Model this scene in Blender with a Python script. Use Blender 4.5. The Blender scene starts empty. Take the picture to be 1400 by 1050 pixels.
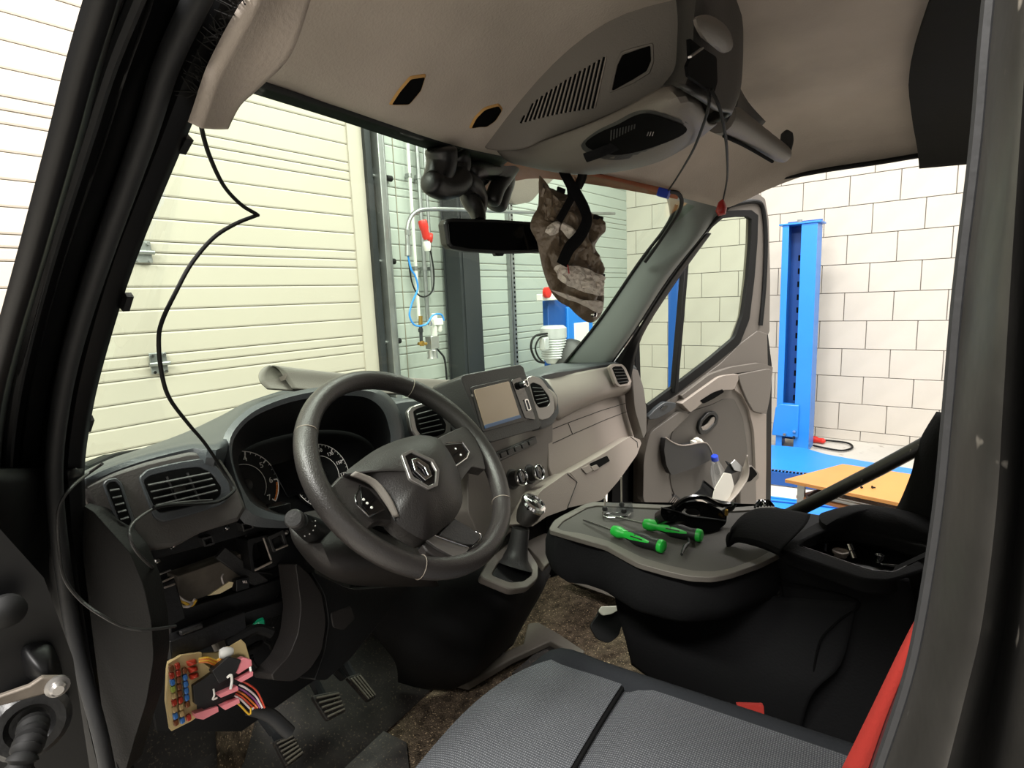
import bpy, bmesh, math, random
from mathutils import Vector as V, Matrix, noise
random.seed(7)
S = bpy.context.scene
COL = S.collection
rad = math.radians

# ------------------------------------------------------------------ camera, world, lights, exposure
# van frame: x right, y forward, z up, workshop floor at z = 0, steering wheel centre at (-.42, 0, 1.38)
CAM = V((-1.103, -.63, 1.653)); FPX = 760.
def _rot(yaw, pitch, roll):
    cy, sy, cp, sp, cr, sr = math.cos(yaw), math.sin(yaw), math.cos(pitch), math.sin(pitch), math.cos(roll), math.sin(roll)
    f = V((sy*cp, cy*cp, -sp)); r = V((cy, -sy, 0)); u = r.cross(f)
    return cr*r + sr*u, -sr*r + cr*u, f
RT, UP, FW = _rot(rad(58.05), rad(8.77), rad(-2.35))
cam_d = bpy.data.cameras.new('camera'); cam = bpy.data.objects.new('camera', cam_d); COL.objects.link(cam)
cam_d.sensor_width = 36; cam_d.lens = FPX/1400*36; cam_d.clip_start = .01; cam_d.clip_end = 100
cam.matrix_world = Matrix(((RT.x, UP.x, -FW.x, CAM.x), (RT.y, UP.y, -FW.y, CAM.y), (RT.z, UP.z, -FW.z, CAM.z), (0, 0, 0, 1)))
S.camera = cam
# room frame (walls of the workshop) is turned 6.7 degrees against the van
RB = rad(-6.7); RX = V((math.cos(RB), math.sin(RB), 0)); RY = V((-math.sin(RB), math.cos(RB), 0))
def RM(X, Y, z): return V((CAM.x, CAM.y, 0)) + RX*X + RY*Y + V((0, 0, z))

w = bpy.data.worlds.new('world'); S.world = w; w.use_nodes = True
w.node_tree.nodes['Background'].inputs[0].default_value = (1, .95, .87, 1)
w.node_tree.nodes['Background'].inputs[1].default_value = .5
S.view_settings.view_transform = 'Standard'; S.view_settings.look = 'None'
S.view_settings.gamma = 1; S.view_settings.use_curve_mapping = False
S.view_settings.exposure = 0.75
def area(name, X, Y, z, sx, sy, p, col=(1, .965, .925), tilt=0):
    l = bpy.data.lights.new(name, 'AREA'); l.shape = 'RECTANGLE'; l.size = sx; l.size_y = sy; l.energy = p; l.color = col
    o = bpy.data.objects.new(name, l); COL.objects.link(o); o.location = RM(X, Y, z); o.rotation_euler = (tilt, 0, RB); return o
area('ceiling_lamp', 4.4, .4, 4.7, .4, 5.0, 200)
area('ceiling_lamp', 2.6, -.6, 4.7, .4, 5.0, 170)
area('ceiling_lamp', .6, 1.4, 4.7, 4.5, .4, 130)
area('ceiling_lamp', -2.2, .4, 4.6, .4, 4.0, 430)

# ------------------------------------------------------------------ helpers
def A(px, py, x=None, y=None, z=None):
    r = RT*((px-700)/FPX) + UP*(-(py-525)/FPX) + FW
    if x is not None: t = (x-CAM.x)/r.x
    elif y is not None: t = (y-CAM.y)/r.y
    else: t = (z-CAM.z)/r.z
    return CAM + r*t
def AR(px, py, X=None, Y=None):
    r = RT*((px-700)/FPX) + UP*(-(py-525)/FPX) + FW
    t = X/r.dot(RX) if X is not None else Y/r.dot(RY)
    return CAM + r*t
class Pl:
    """a real plane in the scene; p() gives the point of it seen at a pixel of the photograph"""
    def __init__(s, o, n): s.o = V(o); s.n = V(n).normalized()
    def p(s, px, py, off=0.):
        r = RT*((px-700)/FPX) + UP*(-(py-525)/FPX) + FW
        return CAM + r*((s.o + s.n*off - CAM).dot(s.n)/r.dot(s.n))
    def poly(s, pts, off=0.): return [s.p(a, b, off) for a, b in pts]

def lin(c): return c/12.92 if c <= .04045 else ((c+.055)/1.055)**2.4
def rgb(h): return tuple(lin(int(h[i:i+2], 16)/255) for i in (0, 2, 4)) + (1,)
MATS = {}
def mat(name, col, rough=.5, metal=0., bump=0., scale=60., mott=0., mscale=5., spec=.5, coat=0., bdist=.002):
    if name in MATS: return MATS[name]
    m = bpy.data.materials.new(name); m.use_nodes = True; nt = m.node_tree; b = nt.nodes['Principled BSDF']
    c = rgb(col) if isinstance(col, str) else tuple(col) + (1,)
    b.inputs['Base Color'].default_value = c; b.inputs['Roughness'].default_value = rough
    b.inputs['Metallic'].default_value = metal; b.inputs['Specular IOR Level'].default_value = spec
    b.inputs['Coat Weight'].default_value = coat
    tc = nt.nodes.new('ShaderNodeTexCoord')
    if mott:
        n = nt.nodes.new('ShaderNodeTexNoise'); n.inputs['Scale'].default_value = mscale; n.inputs['Detail'].default_value = 6
        nt.links.new(tc.outputs['Object'], n.inputs['Vector'])
        r = nt.nodes.new('ShaderNodeValToRGB'); r.color_ramp.elements[0].position = .3; r.color_ramp.elements[1].position = .72
        r.color_ramp.elements[0].color = tuple(v*(1-mott) for v in c[:3]) + (1,)
        r.color_ramp.elements[1].color = tuple(min(1, v*(1+mott)) for v in c[:3]) + (1,)
        nt.links.new(n.outputs[0], r.inputs[0]); nt.links.new(r.outputs[0], b.inputs['Base Color'])
    if bump:
        n = nt.nodes.new('ShaderNodeTexNoise'); n.inputs['Scale'].default_value = scale; n.inputs['Detail'].default_value = 3
        nt.links.new(tc.outputs['Object'], n.inputs['Vector'])
        bp = nt.nodes.new('ShaderNodeBump'); bp.inputs['Strength'].default_value = bump; bp.inputs['Distance'].default_value = bdist
        nt.links.new(n.outputs[0], bp.inputs['Height']); nt.links.new(bp.outputs[0], b.inputs['Normal'])
    MATS[name] = m; return m
def glassmat(name, tint, gloss=.06, rough=0.):
    m = bpy.data.materials.new(name); m.use_nodes = True; nt = m.node_tree; nt.nodes.clear()
    o = nt.nodes.new('ShaderNodeOutputMaterial'); t = nt.nodes.new('ShaderNodeBsdfTransparent'); t.inputs[0].default_value = tint + (1,)
    g = nt.nodes.new('ShaderNodeBsdfGlossy'); g.inputs['Roughness'].default_value = rough; g.inputs[0].default_value = (1, 1, 1, 1)
    lw = nt.nodes.new('ShaderNodeLayerWeight'); lw.inputs[0].default_value = .12
    mu = nt.nodes.new('ShaderNodeMath'); mu.operation = 'MULTIPLY_ADD'; mu.inputs[1].default_value = .12; mu.inputs[2].default_value = gloss*.5; mu.use_clamp = True
    mx = nt.nodes.new('ShaderNodeMixShader'); nt.links.new(lw.outputs['Fresnel'], mu.inputs[0]); nt.links.new(mu.outputs[0], mx.inputs[0])
    nt.links.new(t.outputs[0], mx.inputs[1]); nt.links.new(g.outputs[0], mx.inputs[2]); nt.links.new(mx.outputs[0], o.inputs[0])
    MATS[name] = m; return m

def base_of(p):
    l = V((0, 0, 0))
    while p is not None: l = l + p.location; p = p.parent
    return l
def tag(o, label=None, cat=None, group=None, kind=None):
    if label: o['label'] = label
    if cat: o['category'] = cat
    if group: o['group'] = group
    if kind: o['kind'] = kind
    return o
def thing(name, label, cat, loc=(0, 0, 0), group=None):
    o = bpy.data.objects.new(name, None); o.empty_display_size = .05; COL.objects.link(o); o.location = loc
    return tag(o, label, cat, group)
def mk(name, geo, m, parent=None, bevel=0., bseg=2, thick=0., sub=0, smooth=True, label=None, toff=0.):
    vs, fs = geo[0], geo[1]
    b = base_of(parent)
    own = V((0, 0, 0))
    if parent is None:
        own = sum(vs, V((0, 0, 0)))/len(vs)
    me = bpy.data.meshes.new(name); me.from_pydata([v-b-own for v in vs], [], fs); me.validate()
    bm = bmesh.new(); bm.from_mesh(me); bmesh.ops.recalc_face_normals(bm, faces=bm.faces); bm.to_mesh(me); bm.free()
    if isinstance(m, str): m = MATS[m]
    me.materials.append(m)
    if smooth:
        for p in me.polygons: p.use_smooth = True
    o = bpy.data.objects.new(name, me); COL.objects.link(o); o.location = own
    if parent is not None: o.parent = parent
    if thick: md = o.modifiers.new('s', 'SOLIDIFY'); md.thickness = thick; md.offset = toff
    if bevel: md = o.modifiers.new('b', 'BEVEL'); md.width = bevel; md.segments = bseg; md.limit_method = 'ANGLE'; md.angle_limit = rad(35); md.harden_normals = False
    if sub: md = o.modifiers.new('u', 'SUBSURF'); md.levels = sub; md.render_levels = sub
    if smooth and not sub:
        try: me.set_sharp_from_angle(angle=rad(38))
        except Exception: pass
    if label: o['label'] = label
    return o
def join(*gs):
    vs, fs = [], []
    for g in gs:
        k = len(vs); vs += list(g[0]); fs += [tuple(i+k for i in f) for f in g[1]]
    return vs, fs
def cr(pts, n=6, closed=False):
    P = [V(p) for p in pts]; m = len(P); out = []
    rng = range(m) if closed else range(m-1)
    for i in rng:
        if closed: a, b, c, d = P[i-1], P[i], P[(i+1) % m], P[(i+2) % m]
        else: a, b, c, d = P[max(i-1, 0)], P[i], P[i+1], P[min(i+2, m-1)]
        for k in range(n):
            t = k/n; t2 = t*t; t3 = t2*t
            out.append(.5*((2*b) + (c-a)*t + (2*a-5*b+4*c-d)*t2 + (3*b-a-3*c+d)*t3))
    if not closed: out.append(P[-1])
    return out
def c2(pts, n=4, closed=True):
    return [(p.x, p.y) for p in cr([V((a, b, 0)) for a, b in pts], n, closed)]
def rp(pts, r=.3, n=4):
    """round the corners of a 2-D polygon"""
    out = []; m = len(pts)
    for i in range(m):
        p = V((*pts[i], 0)); a = V((*pts[i-1], 0)); b = V((*pts[(i+1) % m], 0))
        d = min((a-p).length, (b-p).length)*r if r < 1 else min(r, .48*min((a-p).length, (b-p).length))
        p0 = p + (a-p).normalized()*d; p1 = p + (b-p).normalized()*d
        for k in range(n+1):
            t = k/n; q = p0*(1-t)**2 + p*2*t*(1-t) + p1*t*t; out.append((q.x, q.y))
    return out
def g_prism(poly, vec):
    n = len(poly); vec = V(vec)
    vs = [V(p) for p in poly] + [V(p)+vec for p in poly]
    fs = [tuple(range(n)), tuple(range(2*n-1, n-1, -1))] + [(i, (i+1) % n, n+(i+1) % n, n+i) for i in range(n)]
    return vs, fs
def g_ring(outer, inner, vec):
    n = len(outer); vec = V(vec); vs = [V(p) for p in outer] + [V(p) for p in inner]
    vs += [p+vec for p in vs[:2*n]]
    fs = []
    for i in range(n):
        j = (i+1) % n
        fs += [(i, j, n+j, n+i), (2*n+i, 3*n+i, 3*n+j, 2*n+j), (i, 2*n+i, 2*n+j, j), (n+i, n+j, 3*n+j, 3*n+i)]
    return vs, fs
def g_grid(rows, closed=False):
    n = len(rows[0]); vs = [V(p) for r in rows for p in r]; fs = []
    for i in range(len(rows)-1):
        for j in range(n if closed else n-1):
            k = (j+1) % n; fs.append((i*n+j, i*n+k, (i+1)*n+k, (i+1)*n+j))
    return vs, fs
def smooth_rows(rows, nu=4, nv=4):
    R1 = [cr(r, nu) for r in rows]; cols = [cr([r[j] for r in R1], nv) for j in range(len(R1[0]))]
    return [[c[i] for c in cols] for i in range(len(cols[0]))]
def frames(pts, closed=False):
    n = len(pts); T = []
    for i in range(n):
        a = pts[i-1] if (i or closed) else pts[i]; b = pts[(i+1) % n] if (i < n-1 or closed) else pts[i]
        T.append((b-a).normalized())
    u = T[0].orthogonal().normalized(); out = []
    for t in T:
        u = (u - t*u.dot(t)); u = u.normalized() if u.length > 1e-6 else t.orthogonal().normalized()
        out.append((u, t.cross(u)))
    return out
def g_tube(pts, r, seg=10, closed=False, flat=None, up=None):
    pts = [V(p) for p in pts]; fr = frames(pts, closed); rows = []
    for i, p in enumerate(pts):
        ri = r[i] if isinstance(r, (list, tuple)) else r
        u, v = fr[i]
        if up is not None:
            t = u.cross(v); u = V(up) - t*V(up).dot(t); u.normalize(); v = t.cross(u)
        row = []
        for k in range(seg):
            a = 2*math.pi*k/seg; row.append(p + u*math.cos(a)*ri*(flat or 1) + v*math.sin(a)*ri)
        rows.append(row)
    if closed: rows.append(rows[0])
    vs, fs = g_grid(rows, True)
    if not closed: fs += [tuple(range(seg)), tuple(range(len(vs)-1, len(vs)-seg-1, -1))]
    return vs, fs
def g_lathe(o, ax, prof, seg=20):
    o = V(o); ax = V(ax).normalized(); u = ax.orthogonal().normalized(); v = ax.cross(u); rows = []
    for r, h in prof:
        rows.append([o + ax*h + (u*math.cos(2*math.pi*k/seg) + v*math.sin(2*math.pi*k/seg))*max(r, 1e-5) for k in range(seg)])
    vs, fs = g_grid(rows, True); fs += [tuple(range(seg)), tuple(range(len(vs)-1, len(vs)-seg-1, -1))]
    return vs, fs
def g_cyl(a, b, r, seg=16, r2=None):
    a, b = V(a), V(b); return g_lathe(a, b-a, [(r, 0), (r2 if r2 is not None else r, (b-a).length)], seg)
def g_box(c, s, ax=None):
    c = V(c); u, v, n = ax or (V((1, 0, 0)), V((0, 1, 0)), V((0, 0, 1)))
    vs = [c + u*(i*s[0]/2) + v*(j*s[1]/2) + n*(k*s[2]/2) for k in (-1, 1) for j in (-1, 1) for i in (-1, 1)]
    return vs, [(0, 1, 3, 2), (4, 6, 7, 5), (0, 4, 5, 1), (2, 3, 7, 6), (0, 2, 6, 4), (1, 5, 7, 3)]
def g_bar(a, b, w_, h_, up=(0, 0, 1)):
    a, b = V(a), V(b); u = (b-a); L = u.length; u.normalize(); n = V(up) - u*V(up).dot(u); n.normalize(); v = n.cross(u)
    return g_box((a+b)/2, (L, w_, h_), (u, v, n))
def g_pillow(poly, n, h, rings=6, back=.01, pw=2.2):
    """a domed cushion standing on a planar outline"""
    n = V(n).normalized(); c = sum((V(p) for p in poly), V((0, 0, 0)))/len(poly); m = len(poly); rows = [[V(p)-n*back for p in poly]]
    for i in range(rings+1):
        t = i/rings*.985; rows.append([c + (V(p)-c)*(1-t) + n*h*(1-(1-t)**pw) for p in poly])
    vs, fs = g_grid(rows, True); fs += [tuple(range(m)), tuple(range(len(vs)-1, len(vs)-m-1, -1))]
    return vs, fs
def g_wall(rows, th, d):
    """grid surface given thickness d along a fixed direction"""
    return rows
def slab(name, pl, px, off, dep, m, parent, r=.25, bevel=.002, label=None, n=3, smooth=True):
    """plate whose front face follows a pixel outline on plane pl at offset off, dep thick behind it"""
    q = rp(px, r, n) if r else px
    return mk(name, g_prism(pl.poly(q, off), -pl.n*dep), m, parent, bevel=bevel, label=label, smooth=smooth)
def frame(name, pl, po, pi, off, dep, m, parent, r=.25, bevel=.002, label=None, n=4, ioff=None):
    a = pl.poly(rp(po, r, n), off); b = pl.poly(rp(pi, r, n), off if ioff is None else ioff)
    return mk(name, g_ring(a, b, -pl.n*dep), m, parent, bevel=bevel, label=label)
def decal(name, bvh, px, m, par, off=.002, rings=5, **kw):
    def cast(a, b):
        r = (RT*((a-700)/FPX) + UP*(-(b-525)/FPX) + FW).normalized(); h = bvh.ray_cast(CAM, r)
        return (h[0] - r*off) if h[0] is not None else None
    cx = sum(p[0] for p in px)/len(px); cy = sum(p[1] for p in px)/len(px); rows = []
    for i in range(rings+1):
        t = i/rings*.98; row = [cast(cx+(a-cx)*(1-t), cy+(b-cy)*(1-t)) for a, b in px]
        good = [p for p in row if p is not None]
        if not good: continue
        row = [p if p is not None else good[0] for p in row]; rows.append(row)
    return mk(name, g_grid(rows, True), m, par, **kw)
def text(name, s, pos, right, up, size, m, parent, ext=.0004):
    cu = bpy.data.curves.new(name, 'FONT'); cu.body = s; cu.size = size; cu.extrude = ext; cu.align_x = 'CENTER'; cu.align_y = 'CENTER'
    t = bpy.data.objects.new(name, cu); COL.objects.link(t)
    dg = bpy.context.evaluated_depsgraph_get(); me = bpy.data.meshes.new_from_object(t.evaluated_get(dg)); bpy.data.objects.remove(t)
    r = V(right).normalized(); u = V(up); u = (u - r*u.dot(r)).normalized(); n = r.cross(u)
    me.transform(Matrix(((r.x, u.x, n.x, pos[0]), (r.y, u.y, n.y, pos[1]), (r.z, u.z, n.z, pos[2]), (0, 0, 0, 1))))
    me.transform(Matrix.Translation(-base_of(parent))); me.materials.clear(); me.materials.append(MATS[m])
    o = bpy.data.objects.new(name, me); COL.objects.link(o); o.parent = parent; return o
# ------------------------------------------------------------------ materials
mat('door_recess_shaded', '55504b', .55, bump=.25, scale=420)  # door lining plastic darkened; the recess shade sits in this colour
mat('door_cream', 'B4ACA0', .45, bump=.15, scale=300, mott=.03, mscale=1.5)
mat('joint_dark', '8b8576', .8)
mat('cladding', 'A6ADA6', .5, bump=.1, scale=200, mott=.03, mscale=2)
mat('block', 'B6B0A6', .85, bump=.5, scale=140, mott=.05, mscale=3)
mat('mortar', '8d8880', .9)
mat('concrete', 'b0aca4', .75, bump=.3, scale=30, mott=.22, mscale=1.2)
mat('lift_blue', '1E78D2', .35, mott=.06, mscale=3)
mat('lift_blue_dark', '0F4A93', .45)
mat('galv', '9a9c9c', .38, .85, bump=.1, scale=50, mott=.15, mscale=8)
mat('steel_black', '1d2023', .5, bump=.2, scale=80)
mat('aluminium', 'c9c9c7', .3, .9)
mat('white_plastic', 'dcdcd6', .4)
mat('red_plug', 'c8281e', .4)
mat('rubber', '080808', .7, spec=.3)
mat('hose_blue', '2a86d8', .35)
mat('brass', 'b08d45', .35, .9)
mat('body_black', '060607', .42, bump=.15, scale=25, mott=.25, mscale=12, spec=.3)
mat('seal_black', '17181a', .62, bump=.25, scale=120)
mat('pillar_b', '272624', .36, bump=.5, scale=35, mott=.45, mscale=14)
mat('headliner', 'b0a59b', .95, bump=.4, scale=240, mott=.09, mscale=6, spec=.1)
mat('headliner_dark', '2c2b2a', .95, bump=.3, scale=120, spec=.15)
mat('foam', 'b58c55', .9, bump=.6, scale=120)
mat('hair', '141210', .9)
mat('brown_band', '9a4c22', .6, mott=.2, mscale=5)
mat('void', '040404', .9, spec=.1)
mat('plastic_shaded', '242120', .52, bump=.25, scale=420, spec=.4)  # dash plastic darkened; the dim driver side is put into the colour
mat('plastic_side_shaded', '151413', .6, bump=.25, scale=420, spec=.25)  # side trim plastic, darker still, with the left end's shade in it
mat('plastic_vent', '423f3d', .5, bump=.25, scale=420)
mat('pad_top', '33373a', .42, bump=.25, scale=420)
mat('plastic', '6b655f', .52, bump=.25, scale=420, spec=.45)
mat('plastic_blue', '383b3e', .42, bump=.25, scale=420, spec=.5)
mat('plastic_light', '928880', .5, bump=.25, scale=420)  # lighter plastic; on the dash its colour holds the passenger-side light
mat('plastic_dark', '2b2a2a', .5, bump=.3, scale=300)
mat('plastic_black', '111112', .4, bump=.2, scale=200)
mat('gloss_black', '060607', .12, coat=.5)
mat('groove', '131212', .8)
mat('chrome', 'd9d9da', .12, 1.)
mat('satin', '9a9794', .3, .8)
mat('leather', '302d2c', .36, bump=.35, scale=500, spec=.5)
mat('stitch', '8c8378', .7)
mat('hub', '221f1e', .45, bump=.3, scale=420)
mat('screen', 'a08c78', .25, coat=.3)
mat('screen_blue', '3f5c86', .3)
mat('dial', '0b0b0c', .35)
mat('dial_white', 'e8e6e0', .5)
mat('needle', 'd83a2e', .4)
mat('fabric', '4a4d52', .95, spec=.1)
mat('bolster', '27292c', .95, bump=.6, scale=300, spec=.15)
mat('seat_black', '0f0f10', .9, bump=.4, scale=200, spec=.15)
mat('console_black', '101011', .75, bump=.3, scale=200, spec=.25)
mat('tray_top', '44413e', .7, bump=.25, scale=300, spec=.3)
mat('tray_rim', '544f49', .6, bump=.2, scale=300)
mat('pillar_trim', '777c79', .5, bump=.25, scale=420)
mat('pad_lit', '8f8780', .42, bump=.25, scale=420)  # lighter copy of the pad; light from the passenger doorway is painted in
mat('red_cloth', '8f2016', .9, bump=.4, scale=200)
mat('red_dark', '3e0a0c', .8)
mat('green_grip', '1fae3a', .4)
mat('tool_black', '141416', .5)
mat('steel', 'b9b9b8', .22, 1.)
mat('rust', '6b635a', .6, .5, bump=.4, scale=60, mott=.4, mscale=20)
mat('carpet', '5c5043', .95, bump=1., scale=260, mott=.6, mscale=45, spec=.1, bdist=.01)
mat('rubber_mat', '2a2725', .7, bump=.5, scale=60, mott=.5, mscale=20)
mat('trim_grey', '5c564e', .7, mott=.2, mscale=8)
mat('beige_plastic', 'c9b27e', .5, mott=.08, mscale=15)
mat('pink', 'd98088', .5)
mat('wire_yellow', 'd0a52c', .5); mat('wire_red', 'b8402a', .5); mat('wire_white', 'd0c6c4', .5); mat('wire_purple', '7a3a72', .5); mat('wire_orange', 'c26a20', .5)
mat('fuse_red', 'b03a28', .35); mat('fuse_blue', '3f77c0', .35); mat('fuse_brown', '7c4a2c', .35); mat('fuse_tan', 'bba070', .4); mat('fuse_green', '9aa848', .4)
mat('connector_green', '0f9a6c', .4)
mat('masking', 'd9c9a0', .7, bump=.3, scale=80)
mat('wood', 'a8743a', .5, bump=.15, scale=30, mott=.12, mscale=2.5)
mat('wood_dark', '8a5a34', .6, mott=.15, mscale=4)
mat('foil', 'e0d6ca', .5, .0, bump=.9, scale=45, bdist=.01)
mat('bag_brown', '6e5f4e', .38, .1, bump=.9, scale=28, bdist=.012)
mat('paper', 'd8d2c8', .8)
mat('cap_blue', '1b3fc0', .4)
mat('clip_blue', '1636a8', .4)
mat('clip_red', '9c1a18', .4)
mat('motor', 'c4c6c6', .4, .4)
glassmat('windshield_glass', (.73, .84, .73), .03)
glassmat('side_glass', (.88, .93, .86), .04)
glassmat('bottle_plastic', (.86, .88, .90), .35, .1)

# woven seat fabric: fine ribs
def woven(m, s=900., st=.8):
    nt = m.node_tree; b = nt.nodes['Principled BSDF']; tc = nt.nodes.new('ShaderNodeTexCoord')
    wv = nt.nodes.new('ShaderNodeTexWave'); wv.inputs['Scale'].default_value = s/10; wv.inputs['Distortion'].default_value = 1.2; wv.bands_direction = 'Y'
    wv.inputs['Detail'].default_value = 1; wv.inputs['Detail Scale'].default_value = 3
    w2 = nt.nodes.new('ShaderNodeTexWave'); w2.inputs['Scale'].default_value = s/12; w2.bands_direction = 'X'; w2.inputs['Distortion'].default_value = .6
    nt.links.new(tc.outputs['Object'], wv.inputs['Vector']); nt.links.new(tc.outputs['Object'], w2.inputs['Vector'])
    mu = nt.nodes.new('ShaderNodeMath'); mu.operation = 'MULTIPLY'; nt.links.new(wv.outputs['Fac'], mu.inputs[0]); nt.links.new(w2.outputs['Fac'], mu.inputs[1])
    bp = nt.nodes.new('ShaderNodeBump'); bp.inputs['Strength'].default_value = st; bp.inputs['Distance'].default_value = .002
    nt.links.new(mu.outputs[0], bp.inputs['Height']); nt.links.new(bp.outputs[0], b.inputs['Normal'])
    r = nt.nodes.new('ShaderNodeValToRGB'); r.color_ramp.elements[0].color = rgb('4c4e52'); r.color_ramp.elements[1].color = rgb('8c8e92')
    nt.links.new(mu.outputs[0], r.inputs[0]); nt.links.new(r.outputs[0], b.inputs['Base Color'])
woven(MATS['fabric'])
# carpet full of dirt specks
def specks(m, light, sc=190, lo=.6, hi=.72):
    nt = m.node_tree; b = nt.nodes['Principled BSDF']; src = b.inputs['Base Color'].links[0].from_socket
    tc = nt.nodes.new('ShaderNodeTexCoord'); v = nt.nodes.new('ShaderNodeTexNoise'); v.inputs['Scale'].default_value = sc; v.inputs['Detail'].default_value = 2
    nt.links.new(tc.outputs['Object'], v.inputs['Vector'])
    r = nt.nodes.new('ShaderNodeValToRGB'); r.color_ramp.elements[0].position = lo; r.color_ramp.elements[1].position = hi
    r.color_ramp.elements[0].color = (0, 0, 0, 1); nt.links.new(v.outputs[0], r.inputs[0])
    mx = nt.nodes.new('ShaderNodeMix'); mx.data_type = 'RGBA'; mx.inputs[7].default_value = rgb(light)
    nt.links.new(r.outputs[0], mx.inputs[0]); nt.links.new(src, mx.inputs[6]); nt.links.new(mx.outputs[2], b.inputs['Base Color'])
specks(MATS['carpet'], 'c0a888'); specks(MATS['rubber_mat'], '5c5044'); specks(MATS['pillar_b'], '8a857c', 75, .70, .76); specks(MATS['seat_black'].copy() if False else MATS['concrete'], '7c766c', 12, .62, .8)
# ------------------------------------------------------------------ the workshop (setting)
DY = 3.4; WX = 6.77; FT = 4.9
ax_r = (RX, RY, V((0, 0, 1)))
def rbox(X, Y, z, sx, sy, sz): return g_box(RM(X, Y, z), (sx, sy, sz), ax_r)
tag(mk('floor', rbox(2.4, -.2, -.1, 13, 9.4, .2), 'concrete', smooth=False), kind='structure')
tag(mk('ceiling', rbox(2.4, -.2, 5.0, 13, 9.4, .1), 'cladding', smooth=False), kind='structure')
# roller door with ribbed sections
door = mk('door_1', rbox(-.8, DY+.034, 2.6, 7.1, .05, 5.2), 'joint_dark', smooth=False); tag(door, kind='structure')
def panel_strip(name, X0, X1, z0, z1, m, par, gap=.004, Y=DY):
    x0, x1 = X0, X1; a = .008
    prof = [(Y+.012, z0+gap), (Y+.003, z0+gap), (Y, z0+gap+a), (Y, z1-gap-a), (Y+.003, z1-gap), (Y+.012, z1-gap)]
    rows = [[RM(x, y, z) for y, z in prof] for x in (x0, x1)]
    return mk(name, g_grid(rows), m, par, smooth=False)
def strips(X0, X1, zj, m, par, name='panel', z0=0., z1=4.4, sec=.605):
    k = math.floor((z0-zj)/sec)
    while zj + k*sec < z1:
        b = zj + k*sec
        for lo, hi in ((0, .5), (.5, 1.5), (1.5, 2.5), (2.5, 3.5), (3.5, 4.5), (4.5, 5)):
            a0, a1 = b + lo*sec/5, b + hi*sec/5
            if a1 > z0 and a0 < z1: panel_strip(name, X0, X1, max(a0, z0), a1, m, par, .0025 if lo and hi < 5 else .003)
        k += 1
strips(-4.3, 2.52, 1.367, 'door_cream', door)
mk('edge_cap', rbox(2.58, DY-.002, 2.4, .12, .02, 4.4), 'door_cream', door, smooth=False)
# wall beside the door
wall = mk('wall_front', rbox(5.0, DY+.058, 2.5, 4.4, .1, 5.0), 'joint_dark', smooth=False); tag(wall, kind='structure')
strips(2.84, 7.0, 1.309, 'cladding', wall, 'panel')
mk('edge_line', rbox(2.93, DY-.001, 2.2, .006, .006, 4.4), 'joint_dark', wall, smooth=False)
# block wall on the right
bw = mk('wall_right', rbox(WX+.11, .4, 2.5, .2, 8.2, 5.0), 'mortar', smooth=False); tag(bw, kind='structure')
k = 0; proto = {}
for row in range(-1, 14):
    z0 = .108 + .2915*row; off = .062 if row % 2 == 0 else .281
    hgt = .2915
    if row == -1: z0 = 0.0; hgt = .108
    for c in range(-5, 8):
        if row > 9 and (c < -1): pass
        Y0 = off + .4275*c
        nm = 'block'
        key = hgt
        pos = RM(WX, Y0+.2137, z0+hgt/2)
        if key not in proto:
            o = mk(nm, g_box(pos, (.03, .4275-.006, hgt-.006), ax_r), 'block', None, bevel=.003, bseg=1, smooth=False)
            proto[key] = o
        else:
            o = proto[key].copy(); COL.objects.link(o); o.location = pos
        o.parent = bw; o.location = pos - bw.location
# door track, hinges, steel column, slotted rail, pipes
t = thing('door_track', 'grey steel guide track along the right edge of the roller door', 'door track', RM(2.72, DY, 0))
mk('rail', join(rbox(2.665, DY-.03, 2.3, .05, .03, 4.6), ), 'steel_black', t, smooth=False)
mk('angle', join(rbox(2.735, DY-.05, 2.3, .045, .1, 4.6)), 'galv', t, bevel=.006)
mk('guide', g_tube([RM(2.775, DY-.07, 0), RM(2.775, DY-.07, 4.6)], .016, 10), 'galv', t)
def hinge(px, py, lab, side):
    c = AR(px, py, Y=DY-.012)
    o = bpy.data.objects.new('hinge', None); COL.objects.link(o); o.parent = door; o.location = c-door.location; o['label'] = lab
    ax = ax_r
    mk('leaf', join(g_box(c+V((0, 0, .035)), (.085, .008, .05), ax), g_box(c-V((0, 0, .03)), (.085, .008, .05), ax)), 'galv', o, bevel=.004, label='galvanised leaves')
    mk('pin', g_cyl(c-RX*.05-RY*.015, c+RX*(.05 if side == 0 else .12)-RY*.015, .012), 'galv', o)
    for sx in (-1, 1):
        for sz in (-1, 1): mk('bolt', g_cyl(c+RX*sx*.028+V((0, 0, sz*.045)), c+RX*sx*.028+V((0, 0, sz*.045))-RY*.016, .009, 6), 'chrome', o)
    if side: mk('roller', g_cyl(c+RX*.10-RY*.015, c+RX*.15-RY*.015, .022), 'rubber', o)
hinge(511, 241, 'uppermost of the galvanised roller hinges at the right edge of the cream roller door', 1)
hinge(516, 357, 'galvanised roller hinge level with the dark mirror at the right door edge', 1)
hinge(524, 468, 'lowest visible galvanised roller hinge at the right edge of the roller door', 1)
hinge(195, 345, 'upper small hinge in the middle of the cream roller door', 0)
hinge(217, 497, 'lower small hinge in the middle of the roller door, behind the black cable', 0)
t = thing('steel_column', 'dark grey steel H-column standing between the ribbed wall panels', 'column', RM(3.42, DY-.1, 0))
mk('flange', rbox(3.50, DY-.22, 2.4, .20, .014, 4.8), 'steel_black', t, bevel=.003)
mk('flange', rbox(3.48, DY-.04, 2.4, .24, .014, 4.8), 'steel_black', t, bevel=.003)
mk('web', rbox(3.43, DY-.13, 2.4, .12, .17, 4.8), 'steel_black', t)
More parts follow.
